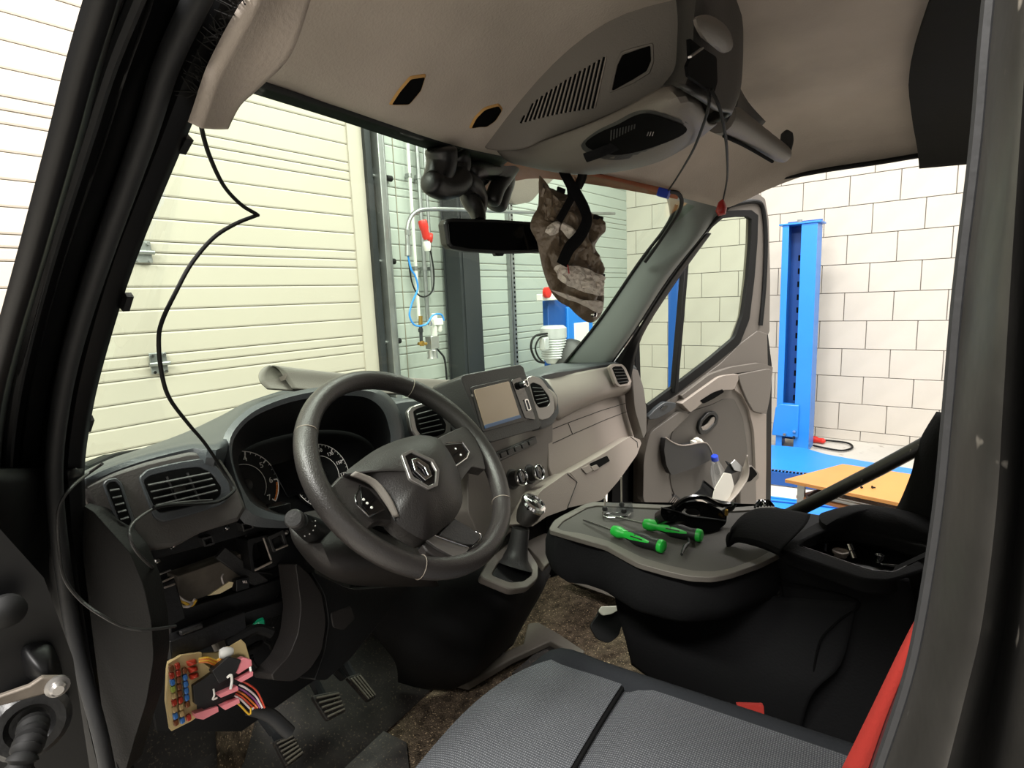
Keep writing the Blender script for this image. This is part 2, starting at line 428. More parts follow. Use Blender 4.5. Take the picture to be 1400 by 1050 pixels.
t = thing('slotted_rail', 'thin slotted galvanised upright fixed to the wall right of the steel column', 'rail', RM(4.27, DY, 0))
mk('channel', rbox(4.29, DY-.03, 2.3, .05, .03, 4.6), 'galv', t, bevel=.004)
mk('slots', join(*[rbox(4.295, DY-.047, .9+.045*i, .014, .006, .02) for i in range(60)]), 'void', t, smooth=False)['kind'] = 'stuff'
mk('angle', rbox(4.25, DY-.02, 2.3, .012, .04, 4.6), 'galv', t)
# pipes on the strip of wall
def pipe(name, label, px, top, bot, r, m, Y=DY-.06, group='pipes running down beside the roller door'):
    a = AR(px[0], top, Y=Y); b = AR(px[1], bot, Y=Y); a.x, a.y = b.x, b.y
    o = thing(name, label, 'pipe', b, group)
    mk('tube', g_tube([V((b.x, b.y, 4.5)), V((b.x, b.y, b.z))], r, 10), m, o)
    for z in (1.15, 1.9, 2.6, 3.3):
        if z > b.z+.02: mk('clamp', join(g_tube([V((b.x, b.y, z)), V((b.x, b.y, z+.03))], r*1.35, 10), g_box(V((b.x, b.y, z+.015))+RY*.022, (.03, .03, .03), ax_r)), 'galv', o)
pipe('air_pipe', 'thin white air pipe nearest the roller door, ending at brass fittings', (573, 573), 200, 436, .013, 'white_plastic', DY-.05)
pipe('conduit', 'middle grey conduit pipe right of the white air pipe', (585, 585), 200, 440, .017, 'galv', DY-.05)
pipe('conduit', 'grey conduit pipe beside the dark steel column', (592, 592), 200, 400, .012, 'galv', DY-.06)
# bent pipe arm in front
o = thing('pipe_arm', 'bent galvanised pipe arm reaching right over the steel column', 'pipe', AR(557, 380, Y=DY-.12))
YA = DY-.3
pts = [AR(558, 345, Y=YA), AR(557, 318, Y=YA), AR(560, 300, Y=YA), AR(570, 289, Y=YA), AR(590, 286, Y=YA), AR(640, 287, Y=YA), AR(745, 291, Y=YA), AR(840, 292, Y=YA)]
mk('tube', g_tube(cr(pts, 5), .016, 10), 'galv', o)
mk('coupling', join(g_tube([AR(558, 350, Y=YA), AR(558, 336, Y=YA)], .024), g_tube([AR(558, 322, Y=YA), AR(557, 314, Y=YA)], .022)), 'galv', o)
# red socket plug
YB = DY-.28
o = thing('power_plug', 'red three phase power plug hanging from black cable beside the column', 'plug', AR(583, 335, Y=YB))
mk('plug_body', g_lathe(AR(577, 301, Y=YB), AR(584, 328, Y=YB)-AR(577, 301, Y=YB), [(.028, 0), (.034, .01), (.034, .06), (.028, .075), (.03, .12), (.022, .14)]), 'red_plug', o)
mk('cap', g_lathe(AR(587, 325, Y=YB), RX*.9-RY+V((0, 0, -.2)), [(.012, -.02), (.036, 0), (.036, .018), (.03, .024), (0, .026)]), 'red_plug', o)
mk('collar', g_lathe(AR(583, 330, Y=YB), V((.1, 0, -1)), [(.024, 0), (.03, .02), (.024, .06), (.02, .07)]), 'white_plastic', o)
pt = [AR(588, 340, Y=YB), AR(593, 370, Y=YB), AR(592, 395, Y=YB), AR(583, 405, Y=YB), AR(572, 403, Y=YB), AR(563, 385, Y=YB), AR(558, 350, Y=YA)]
tag(mk('power_cable', g_tube(cr(pt, 6), .006, 8), 'rubber'), 'black cable looping from the red plug up to the pipe arm', 'cable')
pt = [AR(558, 350, Y=YA), AR(562, 368, Y=YA), AR(568, 378, Y=YA), AR(571, 395, Y=YA), AR(563, 415, Y=YA), AR(560, 432, Y=YA), AR(568, 445, Y=YA), AR(583, 443, Y=YA), AR(592, 431, Y=YA), AR(603, 430, Y=YA), AR(607, 438, Y=YA)]
tag(mk('air_hose', g_tube(cr(pt, 6), .007, 8), 'hose_blue'), 'blue air hose curling down to the white air regulator', 'hose')
# valve fittings + regulator
YC = DY-.2
o = thing('air_valve', 'brass air valve below the white pipe left of the regulator', 'valve', AR(575, 460, Y=YC))
mk('fitting', join(g_cyl(AR(575, 432, Y=YC), AR(575, 444, Y=YC), .016), g_cyl(AR(577, 466, Y=YC), AR(577, 473, Y=YC), .018), g_cyl(AR(572, 470, Y=YC), AR(583, 470, Y=YC), .012)), 'brass', o)
mk('tube', join(g_cyl(AR(575, 444, Y=YC), AR(576, 466, Y=YC), .013), g_cyl(AR(575, 449, Y=YC), AR(575.3, 454, Y=YC), .019)), 'steel_black', o)
o = thing('air_regulator', 'white air filter regulator with gauge mounted on the steel column', 'regulator', AR(597, 450, Y=YC))
mk('body', join(g_box(AR(596, 440, Y=YC), (.10, .06, .05), ax_r), g_lathe(AR(593, 446, Y=YC), (0, 0, -1), [(.026, 0), (.026, .07), (.018, .09)]), g_lathe(AR(600, 442, Y=YC), (0, 0, -1), [(.024, 0), (.024, .055), (.016, .07)]), g_lathe(AR(594, 438, Y=YC), (0, 0, 1), [(.024, 0), (.024, .05), (.02, .055)])), 'white_plastic', o, bevel=.002)
mk('gauge', g_lathe(AR(587, 442, Y=YC-.03), -RY, [(.02, 0), (.02, .012), (.017, .014)]), 'chrome', o)
mk('lower_valve', join(g_box(AR(591, 468, Y=YC), (.085, .07, .10), ax_r), g_lathe(AR(591, 478, Y=YC), (0, 0, -1), [(.04, 0), (.04, .05), (.045, .07)])), 'aluminium', o, bevel=.004)
pt = [AR(594, 474, Y=YC), AR(602, 482, Y=YC), AR(608, 492, Y=YC), AR(611, 520, Y=YC)]
mk('lead', g_tube(cr(pt, 5), .008, 8), 'rubber', o)
# second lift column with its motor, behind the windshield
o = thing('lift_motor_column', 'blue lift column with electric motor and red switch seen through the windshield', 'car lift', AR(790, 500, Y=2.8))
YD = 2.75
def colq(p0, p1, Y, d, m, name, par, z=None):
    a = AR(p0[0], p0[1], Y=Y); b = AR(p1[0], p1[1], Y=Y)
    X0 = (a-CAM).dot(RX); X1 = (b-CAM).dot(RX); zt = a.z; zb = b.z if z is None else z
    return mk(name, g_box(RM((X0+X1)/2, Y+d/2, (zt+zb)/2), (abs(X1-X0), d, zt-zb), ax_r), m, par, bevel=.006)
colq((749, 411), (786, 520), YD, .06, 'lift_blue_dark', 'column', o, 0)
colq((776, 420), (812, 520), YD-.02, .2, 'lift_blue', 'cover', o, 0)
colq((786, 442), (806, 475), YD-.03, .02, 'white_plastic', 'label_plate', o)
colq((741, 402), (765, 410), YD-.05, .06, 'white_plastic', 'switch_box', o)
mk('switch_knob', g_lathe(AR(746, 400, Y=YD-.06), -RY, [(.045, 0), (.045, .03), (.03, .035)]), 'red_plug', o)
c = AR(757, 470, Y=YD-.16)
fins = [(.10+(.01 if i % 2 else 0), .01*i) for i in range(18)]
mk('motor', g_lathe(c-V((0, 0, .12)), (0, 0, 1), [(.06, -.04), (.09, 0)] + fins + [(.11, .20), (.11, .25), (.085, .27)], 28), 'motor', o)
mk('motor_box', g_box(AR(744, 470, Y=YD-.2), (.06, .06, .10), ax_r), 'motor', o, bevel=.008)
pt = [AR(748, 456, Y=YD-.2), AR(731, 460, Y=YD-.2), AR(726, 475, Y=YD-.2), AR(733, 492, Y=YD-.2), AR(744, 496, Y=YD-.2)]
mk('lead', g_tube(cr(pt, 6), .009, 8), 'rubber', o)
pt = [AR(748, 459, Y=YD-.2), AR(738, 462, Y=YD-.2), AR(732, 475, Y=YD-.2), AR(736, 488, Y=YD-.2), AR(744, 496, Y=YD-.2)]
mk('lead', g_tube(cr(pt, 6), .007, 8), 'rubber', o)
mk('oil_tank', g_lathe(AR(781, 520, Y=YD-.25), (0, 0, 1), [(.17, 0), (.17, .15), (.14, .27), (.08, .33), (.02, .35)], 20), 'plastic_dark', o)

# lift column on the right
o = thing('lift_column', 'tall blue lift column with row of square slots before the block wall', 'car lift', RM(6.2, 1.25, 0))
X = 6.2; W2 = .155; yc = 1.235; H = 2.25
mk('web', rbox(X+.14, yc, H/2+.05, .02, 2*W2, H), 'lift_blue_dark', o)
mk('side_plate', rbox(X+.03, yc-W2+.035, H/2, .24, .07, H), 'lift_blue', o, bevel=.005)
mk('side_plate', rbox(X+.03, yc+W2-.02, H/2, .24, .04, H), 'lift_blue', o, bevel=.005)
mk('front_lip', rbox(X-.085, yc-W2+.07, H/2, .012, .14, H), 'lift_blue', o, bevel=.003)
mk('front_lip', rbox(X-.085, yc+W2-.03, H/2, .012, .06, H), 'lift_blue', o, bevel=.003)
mk('inner_rail', rbox(X+.02, yc-.02, H/2, .02, .05, H-.02), 'lift_blue', o)
mk('chain', rbox(X-.03, yc-.045, H/2, .012, .012, H-.05), 'galv', o)
mk('top_cap', rbox(X+.03, yc, H+.008, .27, 2*W2+.06, .016), 'lift_blue', o, bevel=.003)
for i in range(14): mk('slot', rbox(X+.005, yc+.0, 1.93-.128*i, .02, .042, .055), 'void', o, smooth=False)
mk('lifting_bolt', g_cyl(RM(X, yc+.02, H+.01), RM(X, yc+.02, H+.05), .022, 8), 'galv', o)
mk('carriage', g_prism([RM(X-.12, yc+.19, .13), RM(X-.12, yc-.06, .13), RM(X-.12, yc-.06, .47), RM(X-.12, yc+.12, .47), RM(X-.12, yc+.16, .43)], RX*.10), 'lift_blue', o, bevel=.01)
for i, (yy, zz) in enumerate(((.06, .16), (-.03, .2), (-.03, .14))): mk('bolt', g_cyl(RM(X-.12, yc+yy, zz), RM(X-.15, yc+yy, zz), .016, 6), 'chrome', o)
o = thing('lift_post', 'slim dark blue lift post seen through the small door window', 'car lift', RM(5.5, 2.25, 0))
mk('post', rbox(5.5, 2.25, 1.05, .06, .10, 2.1), 'lift_blue_dark', o, bevel=.005)
mk('foot', rbox(5.5, 2.25, .01, .2, .2, .02), 'lift_blue_dark', o, bevel=.003)
# base frame of the lift
o = thing('lift_platform', 'wide blue lift base plate with a row of punched holes along its edge', 'car lift', RM(5.6, .4, 0))
zp = .12
def rz(px, py, z):
    r = RT*((px-700)/FPX) + UP*(-(py-525)/FPX) + FW; t = (z-CAM.z)/r.z; return CAM + r*t
P = [rz(1010, 638, zp), rz(1120, 650, zp), rz(1262, 668, zp), rz(1335, 678, zp), rz(1335, 652, zp), rz(1262, 643, zp), rz(1180, 630, zp), rz(1130, 621, zp), rz(1098, 612, zp), rz(1030, 606, zp)]
mk('plate', g_prism(P, V((0, 0, -.014))), 'lift_blue', o, bevel=.003, smooth=False)
a, b = rz(1020, 641, zp), rz(1262, 668, zp)
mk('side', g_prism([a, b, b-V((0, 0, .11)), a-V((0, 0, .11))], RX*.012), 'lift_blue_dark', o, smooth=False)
mk('hole_strip', join(*[g_box(a.lerp(b, (i+.5)/46)+V((0, 0, .003))+RX*.035, (.028, .014, .004), ax_r) for i in range(46)]), 'void', o, smooth=False)['kind'] = 'stuff'
mk('edge_strip', g_bar(a+V((0, 0, .004))+RX*.06, b+V((0, 0, .004))+RX*.06, .006, .004), 'aluminium', o)
o = thing('lift_ramp', 'low blue lift ramp on the floor under the wooden bench', 'car lift', rz(1100, 690, .05))
P = [rz(1040, 676, .08), rz(1180, 694, .08), rz(1190, 712, .08), rz(1040, 712, .08)]
mk('plate', g_prism(P, V((0, 0, -.08))), 'lift_blue', o, bevel=.004, smooth=False)
a, b = P[0], P[1]
mk('rib', g_bar(a.lerp(P[3], .25)+V((0, 0, .004)), b.lerp(P[2], .3)+V((0, 0, .004)), .012, .01), 'lift_blue_dark', o)
mk('rib', g_bar(a.lerp(P[3], .1)+V((0, 0, .004)), b.lerp(P[2], .12)+V((0, 0, .004)), .012, .01), 'lift_blue', o)
# cable on the floor
pt = [rz(1112, 609, .02), rz(1125, 612, .02), rz(1150, 616, .02), rz(1165, 612, .02), rz(1160, 606, .02), rz(1140, 603, .02), rz(1115, 601, .02)]
o = thing('floor_cable', 'black cable loop with red plug lying on the floor by the block wall', 'cable', rz(1150, 612, .0))
mk('cord', g_tube(cr(pt, 6), .010, 8), 'rubber', o)
mk('plug', g_lathe(rz(1103, 599, .035), rz(1120, 602, .035)-rz(1103, 599, .035), [(.03, 0), (.036, .03), (.036, .1), (.025, .12), (.03, .17), (.015, .19)]), 'red_plug', o)
# wooden bench
zt = .50
o = thing('work_table', 'low wooden table with orange board top beside the blue lift', 'table', rz(1170, 700, 0))
P = [rz(1073, 655, zt), rz(1152, 634, zt), rz(1300, 656, zt), rz(1262, 694, zt)]
mk('table_top', g_prism(P, V((0, 0, -.022))), 'wood', o, bevel=.003, smooth=False)
c0 = sum(P, V((0, 0, 0)))/4
Q = [c0+(p-c0)*.86-V((0, 0, .10)) for p in P]
mk('shelf', g_prism(Q, V((0, 0, -.02))), 'wood_dark', o, bevel=.003, smooth=False)
for i in range(4):
    q = c0+(P[i]-c0)*.8; mk('leg', g_box(V((q.x, q.y, (zt-.022)/2)), (.04, .04, zt-.022), ax_r), 'galv', o, bevel=.003)
e = (P[3]-P[0]).normalized(); f = (P[1]-P[0]).normalized()
o = thing('metal_grille', 'grey slatted metal tray on the shelf under the orange board', 'grille', Q[0]+e*.3+f*.1)
cc = Q[0]+e*.33+f*.10+V((0, 0, .012))
mk('frame', g_box(cc, (.36, .16, .02), (e, f, V((0, 0, 1)))), 'galv', o, bevel=.003)
for i in range(6): mk('slat', g_box(cc+f*(-.06+.024*i)+V((0, 0, .013)), (.32, .008, .008), (e, f, V((0, 0, 1)))), 'aluminium', o)
tag(mk('hand_tool', g_tube(cr([rz(1104, 680, zt-.09), rz(1118, 672, zt-.07), rz(1135, 671, zt-.07)], 4), .012, 8), 'tool_black'), 'black tool handle on the shelf edge below the board', 'tool')
for i, (px, py, ex) in enumerate(((1177, 666, 3), (1192, 666, 5))):
    tag(mk('screw', join(g_cyl(rz(px, py, zt+.006), rz(px+ex, py+.5, zt+.006), .004, 8), g_cyl(rz(px, py, zt+.007), rz(px+1, py, zt+.007), .009, 8)), 'rubber'), ('short' if i == 0 else 'longer') + ' dark screw lying on the orange board, ' + ('left' if i == 0 else 'right') + ' one of the pair', 'screw', 'screws on the orange board')
tag(mk('paper_scrap', g_prism([rz(1247, 661, zt+.002), rz(1252, 659, zt+.002), rz(1256, 663, zt+.002), rz(1250, 665, zt+.002)], V((0, 0, .012))), 'paper'), 'small white scrap on the far end of the orange board', 'scrap')
# ------------------------------------------------------------------ van shell
van = thing('van_body', 'black van body shell framing the stripped cab, seen through its open driver doorway', 'van', (0, 0, .3))
def strip_grid(rows_px, xs, nu=3, nv=5):
    """rows_px: list of lists of pixels, xs: plane x of each column"""
    rows = [[A(p[0], p[1], x=xs[j]) for j, p in enumerate(r)] for r in rows_px]
    return smooth_rows(rows, nu, nv)
# driver side A-pillar and door frame (bare body, trim removed): inner edge .. outer edge
xs = [-.835, -.848, -.85, -.862, -.864, -.885, -.888, -.91, -.915, -.94, -.955]
R_ = [
 (-60, [340, 316, 300, 262, 250, 218, 208, 178, 168, 158, 152]),
 (0,   [334, 305, 290, 250, 240, 206, 194, 162, 150, 142, 137]),
 (90,  [290, 262, 247, 215, 205, 172, 163, 136, 124, 116, 110]),
 (190, [245, 222, 208, 182, 172, 142, 132, 110, 99, 90, 84]),
 (350, [181, 160, 148, 128, 117, 88, 80, 62, 52, 46, 40]),
 (470, [143, 124, 112, 92, 83, 56, 48, 32, 20, 12, 6]),
 (560, [120, 104, 92, 74, 64, 38, 30, 10, 0, -8, -14]),
 (650, [108, 94, 82, 66, 56, 30, 22, 2, -8, -16, -22]),
 (750, [112, 100, 86, 74, 64, 36, 28, 8, -4, -14, -20])]
rows = strip_grid([[(x, y) for x in r] for y, r in R_], xs, 2, 4)
mk('pillar', g_grid(rows), 'body_black', van, thick=.012, toff=0, label='black bare steel windshield pillar on the driver side')
# rubber door seal running down the frame
sp = [(302, -60), (270, 0), (228, 90), (196, 190), (139, 350), (101, 470), (82, 560), (74, 650), (84, 760), (104, 880), (136, 1000), (150, 1070)]
mk('door_seal', g_tube(cr([A(a, b, x=-.868) for a, b in sp], 5), .008, 10), 'seal_black', van, label='ribbed black rubber door seal')
sp = [(212, -60), (186, 0), (150, 90), (118, 190), (68, 350), (36, 470), (18, 560), (10, 650), (14, 760), (30, 870)]
mk('door_seal', g_tube(cr([A(a, b, x=-.908) for a, b in sp], 5), .0045, 8), 'seal_black', van)
# frame below the window line
xs2 = [-.838, -.85, -.852, -.866, -.872, -.9, -.93, -.955]
R2 = [(640, [108, 94, 84, 66, 56, 30, 2, -22]), (750, [112, 102, 88, 76, 64, 30, 0, -40]), (850, [124, 116, 102, 92, 78, 30, -10, -60]),
      (950, [142, 134, 120, 110, 92, 40, -10, -60]), (1080, [186, 172, 150, 140, 118, 50, -10, -60])]
rows = strip_grid([[(x, y) for x in r] for y, r in R2], xs2, 2, 4)
mk('door_frame', g_grid(rows), 'body_black', van, thick=.012, label='black painted lower door frame')
# hinge side recess left of the frame
PH = Pl((-.97, -.02, 1.2), (-.25, -1, 0))
mk('hinge_panel', g_prism(PH.poly([(-120, 700), (-30, 690), (60, 790), (100, 900), (130, 1100), (-120, 1100)], -.02), (0, .02, 0)), 'body_black', van)
mk('hinge_boss', g_pillow(PH.poly(rp([(28, 888), (70, 880), (82, 905), (88, 930), (66, 938), (32, 925)], .4), -.012), PH.n, .02), 'body_black', van, label='glossy black pressed hinge boss')
slab('hinge_bracket', PH, [(-30, 838), (8, 822), (22, 828), (20, 842), (-10, 866), (-30, 872)], .01, .02, 'body_black', van)
# windshield glass
base = [V((-.835, .17, 1.45)), V((-.7, .36, 1.40)), V((-.4, .52, 1.36)), V((0, .60, 1.33)), V((.4, .55, 1.34)), V((.66, .42, 1.37)), V((.84, .27, 1.40))]
hdp = [(300, 102), (340, 113), (470, 155), (600, 196), (740, 228), (860, 252), (950, 282)]
hx = [-.72, None, None, None, None, None, .77]
head = [A(p[0], p[1], z=1.945) if hx[i] is None else A(p[0], p[1], x=hx[i]) for i, p in enumerate(hdp)]
head[0] = V((-.76, -.03, 1.93)); head[1] = A(340, 113, z=1.945)
def rs(P, n):
    c = cr(P, 8); L = [0]
    for i in range(1, len(c)): L.append(L[-1]+(c[i]-c[i-1]).length)
    out = []
    for k in range(n):
        t = L[-1]*k/(n-1); i = 1
        while i < len(L)-1 and L[i] < t: i += 1
        q = (t-L[i-1])/max(1e-9, L[i]-L[i-1]); out.append(c[i-1].lerp(c[i], q))
    return out
HB, BB = rs(head, 25), rs(base, 25)
rows = []
for k in range(9):
    t = k/8; rows.append([HB[i].lerp(BB[i], t) + V((0, .04, .05))*math.sin(math.pi*t)*.5 for i in range(25)])
mk('windshield', g_grid(rows), 'windshield_glass', van, label='green tinted windshield glass')
# band along the top of the glass: black seal left, brown band right
hd = A(340, 104, z=1.952)
hp = [(318, 98), (340, 104), (470, 148), (600, 190), (700, 214), (800, 236), (910, 260)]
hq = [(318, 112), (338, 119), (470, 160), (596, 200), (640, 214)]
up_ = [A(a, b, z=1.955) for a, b in hp[:5]]; lo_ = [A(a, b, z=1.942) + V((0, .012, 0)) for a, b in [(318, 112), (338, 119), (470, 161), (598, 203), (690, 226)]]
mk('header_strip', g_grid([cr(up_, 5), cr(lo_, 5)]), 'seal_black', van, thick=.006, label='black strip along the windshield top')
up_ = [A(a, b, z=1.956) for a, b in [(598, 188), (640, 200), (720, 218), (800, 234), (930, 262)]]
lo_ = [A(a, b, z=1.935) for a, b in [(598, 268), (655, 262), (720, 243), (800, 250), (925, 272)]]
mk('header_panel', g_grid([cr(up_, 5), cr(lo_, 5)]), 'brown_band', van, thick=.006, label='brown band above the mirror')
# passenger side A-pillar trim
P_ = [[(902, 244, .72), (940, 244, .745), (970, 262, .78), (998, 276, .81)],
      [(915, 305, .75), (930, 310, .775), (952, 322, .80), (962, 318, .835)],
      [(873, 362, .77), (890, 372, .785), (906, 380, .81), (915, 378, .845)],
      [(818, 440, .79), (838, 450, .80), (858, 456, .82), (866, 452, .855)],
      [(772, 497, .81), (792, 500, .82), (820, 505, .84), (832, 500, .87)]]
rows = smooth_rows([[A(a, b, x=x) for a, b, x in r] for r in P_], 4, 6)
mk('pillar_trim', g_grid(rows), 'pillar_trim', van, thick=.006, label='grey plastic pillar trim on the passenger side')
mk('pillar_seal', g_tube(cr([A(a, b, x=x-.004) for a, b, x in ((925, 280, .742), (918, 296, .742), (905, 318, .755), (873, 360, .77), (818, 440, .79), (770, 499, .81))], 6), .0055, 8), 'rubber', van)
mk('pillar_seal', g_tube(cr([A(a, b, x=x) for a, b, x in ((1340, 209, .80), (1290, 208, .80), (1200, 222, .80), (1120, 234, .80), (1050, 249, .80), (1012, 267, .80), (990, 289, .81), (962, 318, .835), (915, 378, .845), (866, 452, .855), (832, 500, .87))], 6), .007, 8), 'rubber', van, label='black door seal along the passenger doorway')
P_ = [[(966, 318, .84), (972, 319, .86)], [(917, 381, .85), (925, 384, .88)], [(869, 455, .86), (878, 459, .89)], [(835, 502, .87), (862, 520, .90)]]
mk('pillar', g_grid(smooth_rows([[A(a, b, x=x) for a, b, x in r] for r in P_], 3, 5)), 'body_black', van, thick=.004)
# headliner
ed = cr([A(a, b, x=.8) for a, b in ((940, 262), (987, 290), (1010, 265), (1050, 246), (1120, 232), (1200, 220), (1290, 206), (1345, 208))], 6)
def zedge(y):
    b = min(ed, key=lambda p: abs(p.y-y)); return b.z
fl = [A(340, 107, z=1.952), A(470, 150, z=1.952), A(600, 192, z=1.952), A(700, 216, z=1.952), A(800, 238, z=1.952), A(905, 263, z=1.952)]
fr = [V((-.84, -.10, 1.93)), V((-.74, .02, 1.945))] + fl + [V((.80, -.25, 1.905))]
FR = rs(fr, 41); rows = []
for j in range(31):
    t = j/30; row = []
    for i, p in enumerate(FR):
        y = p.y*(1-t) + (-1.0)*t; x = p.x
        zr = 2.125 - .17*abs(x/.82)**4 if x > 0 else 2.125 - .17*abs(x/.86)**4
        if x > .5:
            k = (x-.5)/.3; k = min(1, max(0, k)); ze = zedge(y); prof = 1-(1-math.sqrt(max(0, 1-k**2.2)))
            zr = ze + (2.105-ze)*prof
        s = min(1, (p.y-y)/.34); s = math.sin(s*math.pi/2)**1.0
        z = p.z*(1-s) + zr*s
        row.append(V((x, y, z + .004*noise.noise(V((x*3, y*3, 0))))))
    rows.append(row)
hl = mk('headliner', g_grid(rows), 'headliner', van, thick=.02, toff=1, label='grey felt headliner')
mk('roof', g_grid([[p+V((0, 0, .07)) for p in r] for r in (rows[0], rows[10], rows[20], rows[30])]), 'body_black', van, thick=.01)
# dark rear roof panel
def onz(px, py): return A(px, py, x=.0)
q = [A(1255, -40, z=2.085), A(1253, 60, x=.35), A(1253, 140, x=.62), A(1255, 203, x=.79)]
mk('rear_roof_panel', g_grid([cr([V((-.8, -.72, 2.03)), V((-.4, -.72, 2.09)), V((0, -.71, 2.10)), V((.4, -.70, 2.095)), V((.62, -.72, 2.055)), V((.74, -.742, 2.0)), V((.79, -.752, 1.955))], 4), cr([V((-.8, -1.3, 2.0)), V((-.4, -1.3, 2.05)), V((0, -1.3, 2.06)), V((.4, -1.3, 2.05)), V((.62, -1.3, 2.02)), V((.74, -1.3, 1.97)), V((.79, -1.3, 1.93))], 4)]), 'headliner_dark', van, thick=.02, label='dark grey rear roof lining')
_pk = Pl(A(865, 650, y=.17), (0, -1, 0))
mk('footwell_dark', g_prism(_pk.poly([(836, 706), (838, 650), (862, 612), (886, 588), (886, 706)]), (0, .02, 0)), 'void', van, label='black sheet for the dark footwell opening')  # near-black sheet added where the footwell falls dark
mk('bulkhead', g_box((0, -1.32, 1.36), (1.7, .03, 1.5)), 'headliner_dark', van)
# holes in the headliner
from mathutils.bvhtree import BVHTree
_g = g_grid(rows); HBV = BVHTree.FromPolygons(_g[0], _g[1])
def on_roof(px, py):
    r = (RT*((px-700)/FPX) + UP*(-(py-525)/FPX) + FW).normalized()
    h = HBV.ray_cast(CAM, r); return h[0]
def hole(px, name, lab):
    pts = [on_roof(a, b) for a, b in px]; pts = [p for p in pts if p is not None]
    c = sum(pts, V((0, 0, 0)))/len(pts); n = V((0, 0, 0))
    for i in range(len(pts)): n += (pts[i-1]-c).cross(pts[i]-c)
    n.normalize(); n = n if n.z < 0 else -n
    mk(name, g_ring([c+(p-c)*1.12+n*.001 for p in pts], [p+n*.004 for p in pts], -n*.006), 'foam', van, label=lab)
    mk('hole_recess', g_prism([p + n*.0035 for p in pts], -n*.012), 'void', van)
hole(rp([(560, 106), (580, 103), (574, 122), (558, 141), (534, 141), (545, 124)], .15), 'cut_edge', 'yellow foam edge of the visor opening')
hole(rp([(643, 174), (650, 160), (662, 148), (680, 143), (685, 150), (676, 164), (664, 172), (654, 172)], .3), 'cut_edge', 'yellow foam edge of the round opening')
# headliner side flap hanging down at the driver pillar
P_ = [[(352, -40), (385, -40), (430, -40)], [(342, 0), (375, 0), (418, 0)], [(312, 55), (345, 62), (395, 68)], [(290, 100), (315, 108), (352, 112)], [(275, 145), (295, 148), (323, 138)], [(266, 171), (286, 173), (305, 172)]]
fx = [-.84, -.845, -.85, -.852, -.855, -.858]
mk('headliner_flap', g_grid(smooth_rows([[A(a, b, x=fx[i]+j*.03) for j, (a, b) in enumerate(r)] for i, r in enumerate(P_)], 4, 5)), 'headliner', van, thick=.009, toff=0, label='loose beige headliner corner hanging beside the pillar')
mk('flap_backing', g_grid(smooth_rows([[A(a, b, x=-.83) for a, b in r] for r in (((258, 146), (272, 148)), ((268, 118), (288, 110)), ((286, 84), (300, 88)))], 3, 4)), 'foam', van, thick=.004)
hs = []
for i in range(70):
    t = random.random(); px, py = (345-75*t, -5+135*t); px += random.uniform(-3, 3)
    a = A(px, py, x=-.842); d = V((-.01, random.uniform(-.012, .008), random.uniform(-.008, .01)))
    hs.append(g_tube([a, a+d*.6+V((0, 0, random.uniform(-.004, .004))), a+d*1.3], [.0007, .0006, .0003], 4))
mk('loose_fibres', join(*hs), 'hair', van)['kind'] = 'stuff'
mk('foam_tear', g_tube(cr([A(401, 44, z=2.0), A(405, 38, z=2.0), A(413, 26, z=2.0)], 4), .0016, 6), 'foam', van)
# B-pillar beside the camera
bx = [-.90, -.906, -.914, -.928, -.930, -.90, -.935, -.96]
R3 = [(-60, [1362, 1374, 1384, 1400, 1424, 1450, 1480, 1540]), (60, [1350, 1362, 1372, 1390, 1412, 1440, 1470, 1530]), (200, [1338, 1350, 1360, 1380, 1402, 1430, 1460, 1520]),
      (400, [1314, 1326, 1336, 1362, 1390, 1412, 1440, 1500]), (560, [1300, 1310, 1322, 1352, 1380, 1402, 1430, 1500]), (700, [1286, 1296, 1308, 1340, 1372, 1392, 1420, 1500]),
      (850, [1262, 1274, 1290, 1324, 1352, 1375, 1410, 1500]), (950, [1238, 1252, 1268, 1300, 1330, 1356, 1400, 1500]), (1090, [1190, 1206, 1224, 1262, 1296, 1330, 1380, 1500])]
rows3 = strip_grid([[(x, y) for x in r] for y, r in R3], bx, 3, 5)
vis_edge = [r[0] for r in rows3]
rows3 = [r + [r[-1]+V((-.03, -.05, 0)), r[-1]+V((-.03, -.13, 0)), r[-1]+V((.06, -.15, 0)), r[0]+V((.03, -.12, 0)), r[0]+V((.012, -.03, 0))] for r in rows3]
t0, t1 = rows3[0], rows3[-1]
rows3 = [[V((p.x, p.y-.012, 2.0)) for p in t0]] + rows3 + [[V((p.x, p.y+dy, z)) for p in t1] for dy, z in ((.025, 1.25), (.045, 1.05), (.055, .8), (.055, .5))]
mk('pillar', g_grid(rows3, True), 'pillar_b', van, label='scuffed grey black door pillar nearest the viewer')
mk('pillar_edge', g_tube(vis_edge, .0022, 8), 'seal_black', van)
# cab floor, firewall, sills
mk('cab_floor', g_box((0, -.3, .60), (1.72, 2.0, .04)), 'carpet', van, label='dirty brown cab carpet')
mk('firewall', g_grid([[V((x, y, z)) for x in (-.85, -.4, 0, .4, .85)] for y, z in ((.30, .62), (.50, .72), (.62, 1.0), (.64, 1.33))]), 'rubber_mat', van, thick=.02)
mk('sill', g_box((-.87, -.2, .52), (.16, 1.0, .2)), 'body_black', van, bevel=.02)
mk('sill', g_box((.87, -.5, .52), (.12, 1.2, .2)), 'body_black', van, bevel=.02)
mk('cowl', g_grid([[V((-.84, .2, 1.40)), V((-.4, .5, 1.36)), V((0, .58, 1.34)), V((.4, .52, 1.34)), V((.84, .3, 1.38))], [V((-.84, .75, 1.28)), V((-.4, .85, 1.28)), V((0, .9, 1.26)), V((.4, .85, 1.28)), V((.84, .75, 1.28))]]), 'body_black', van, thick=.02)
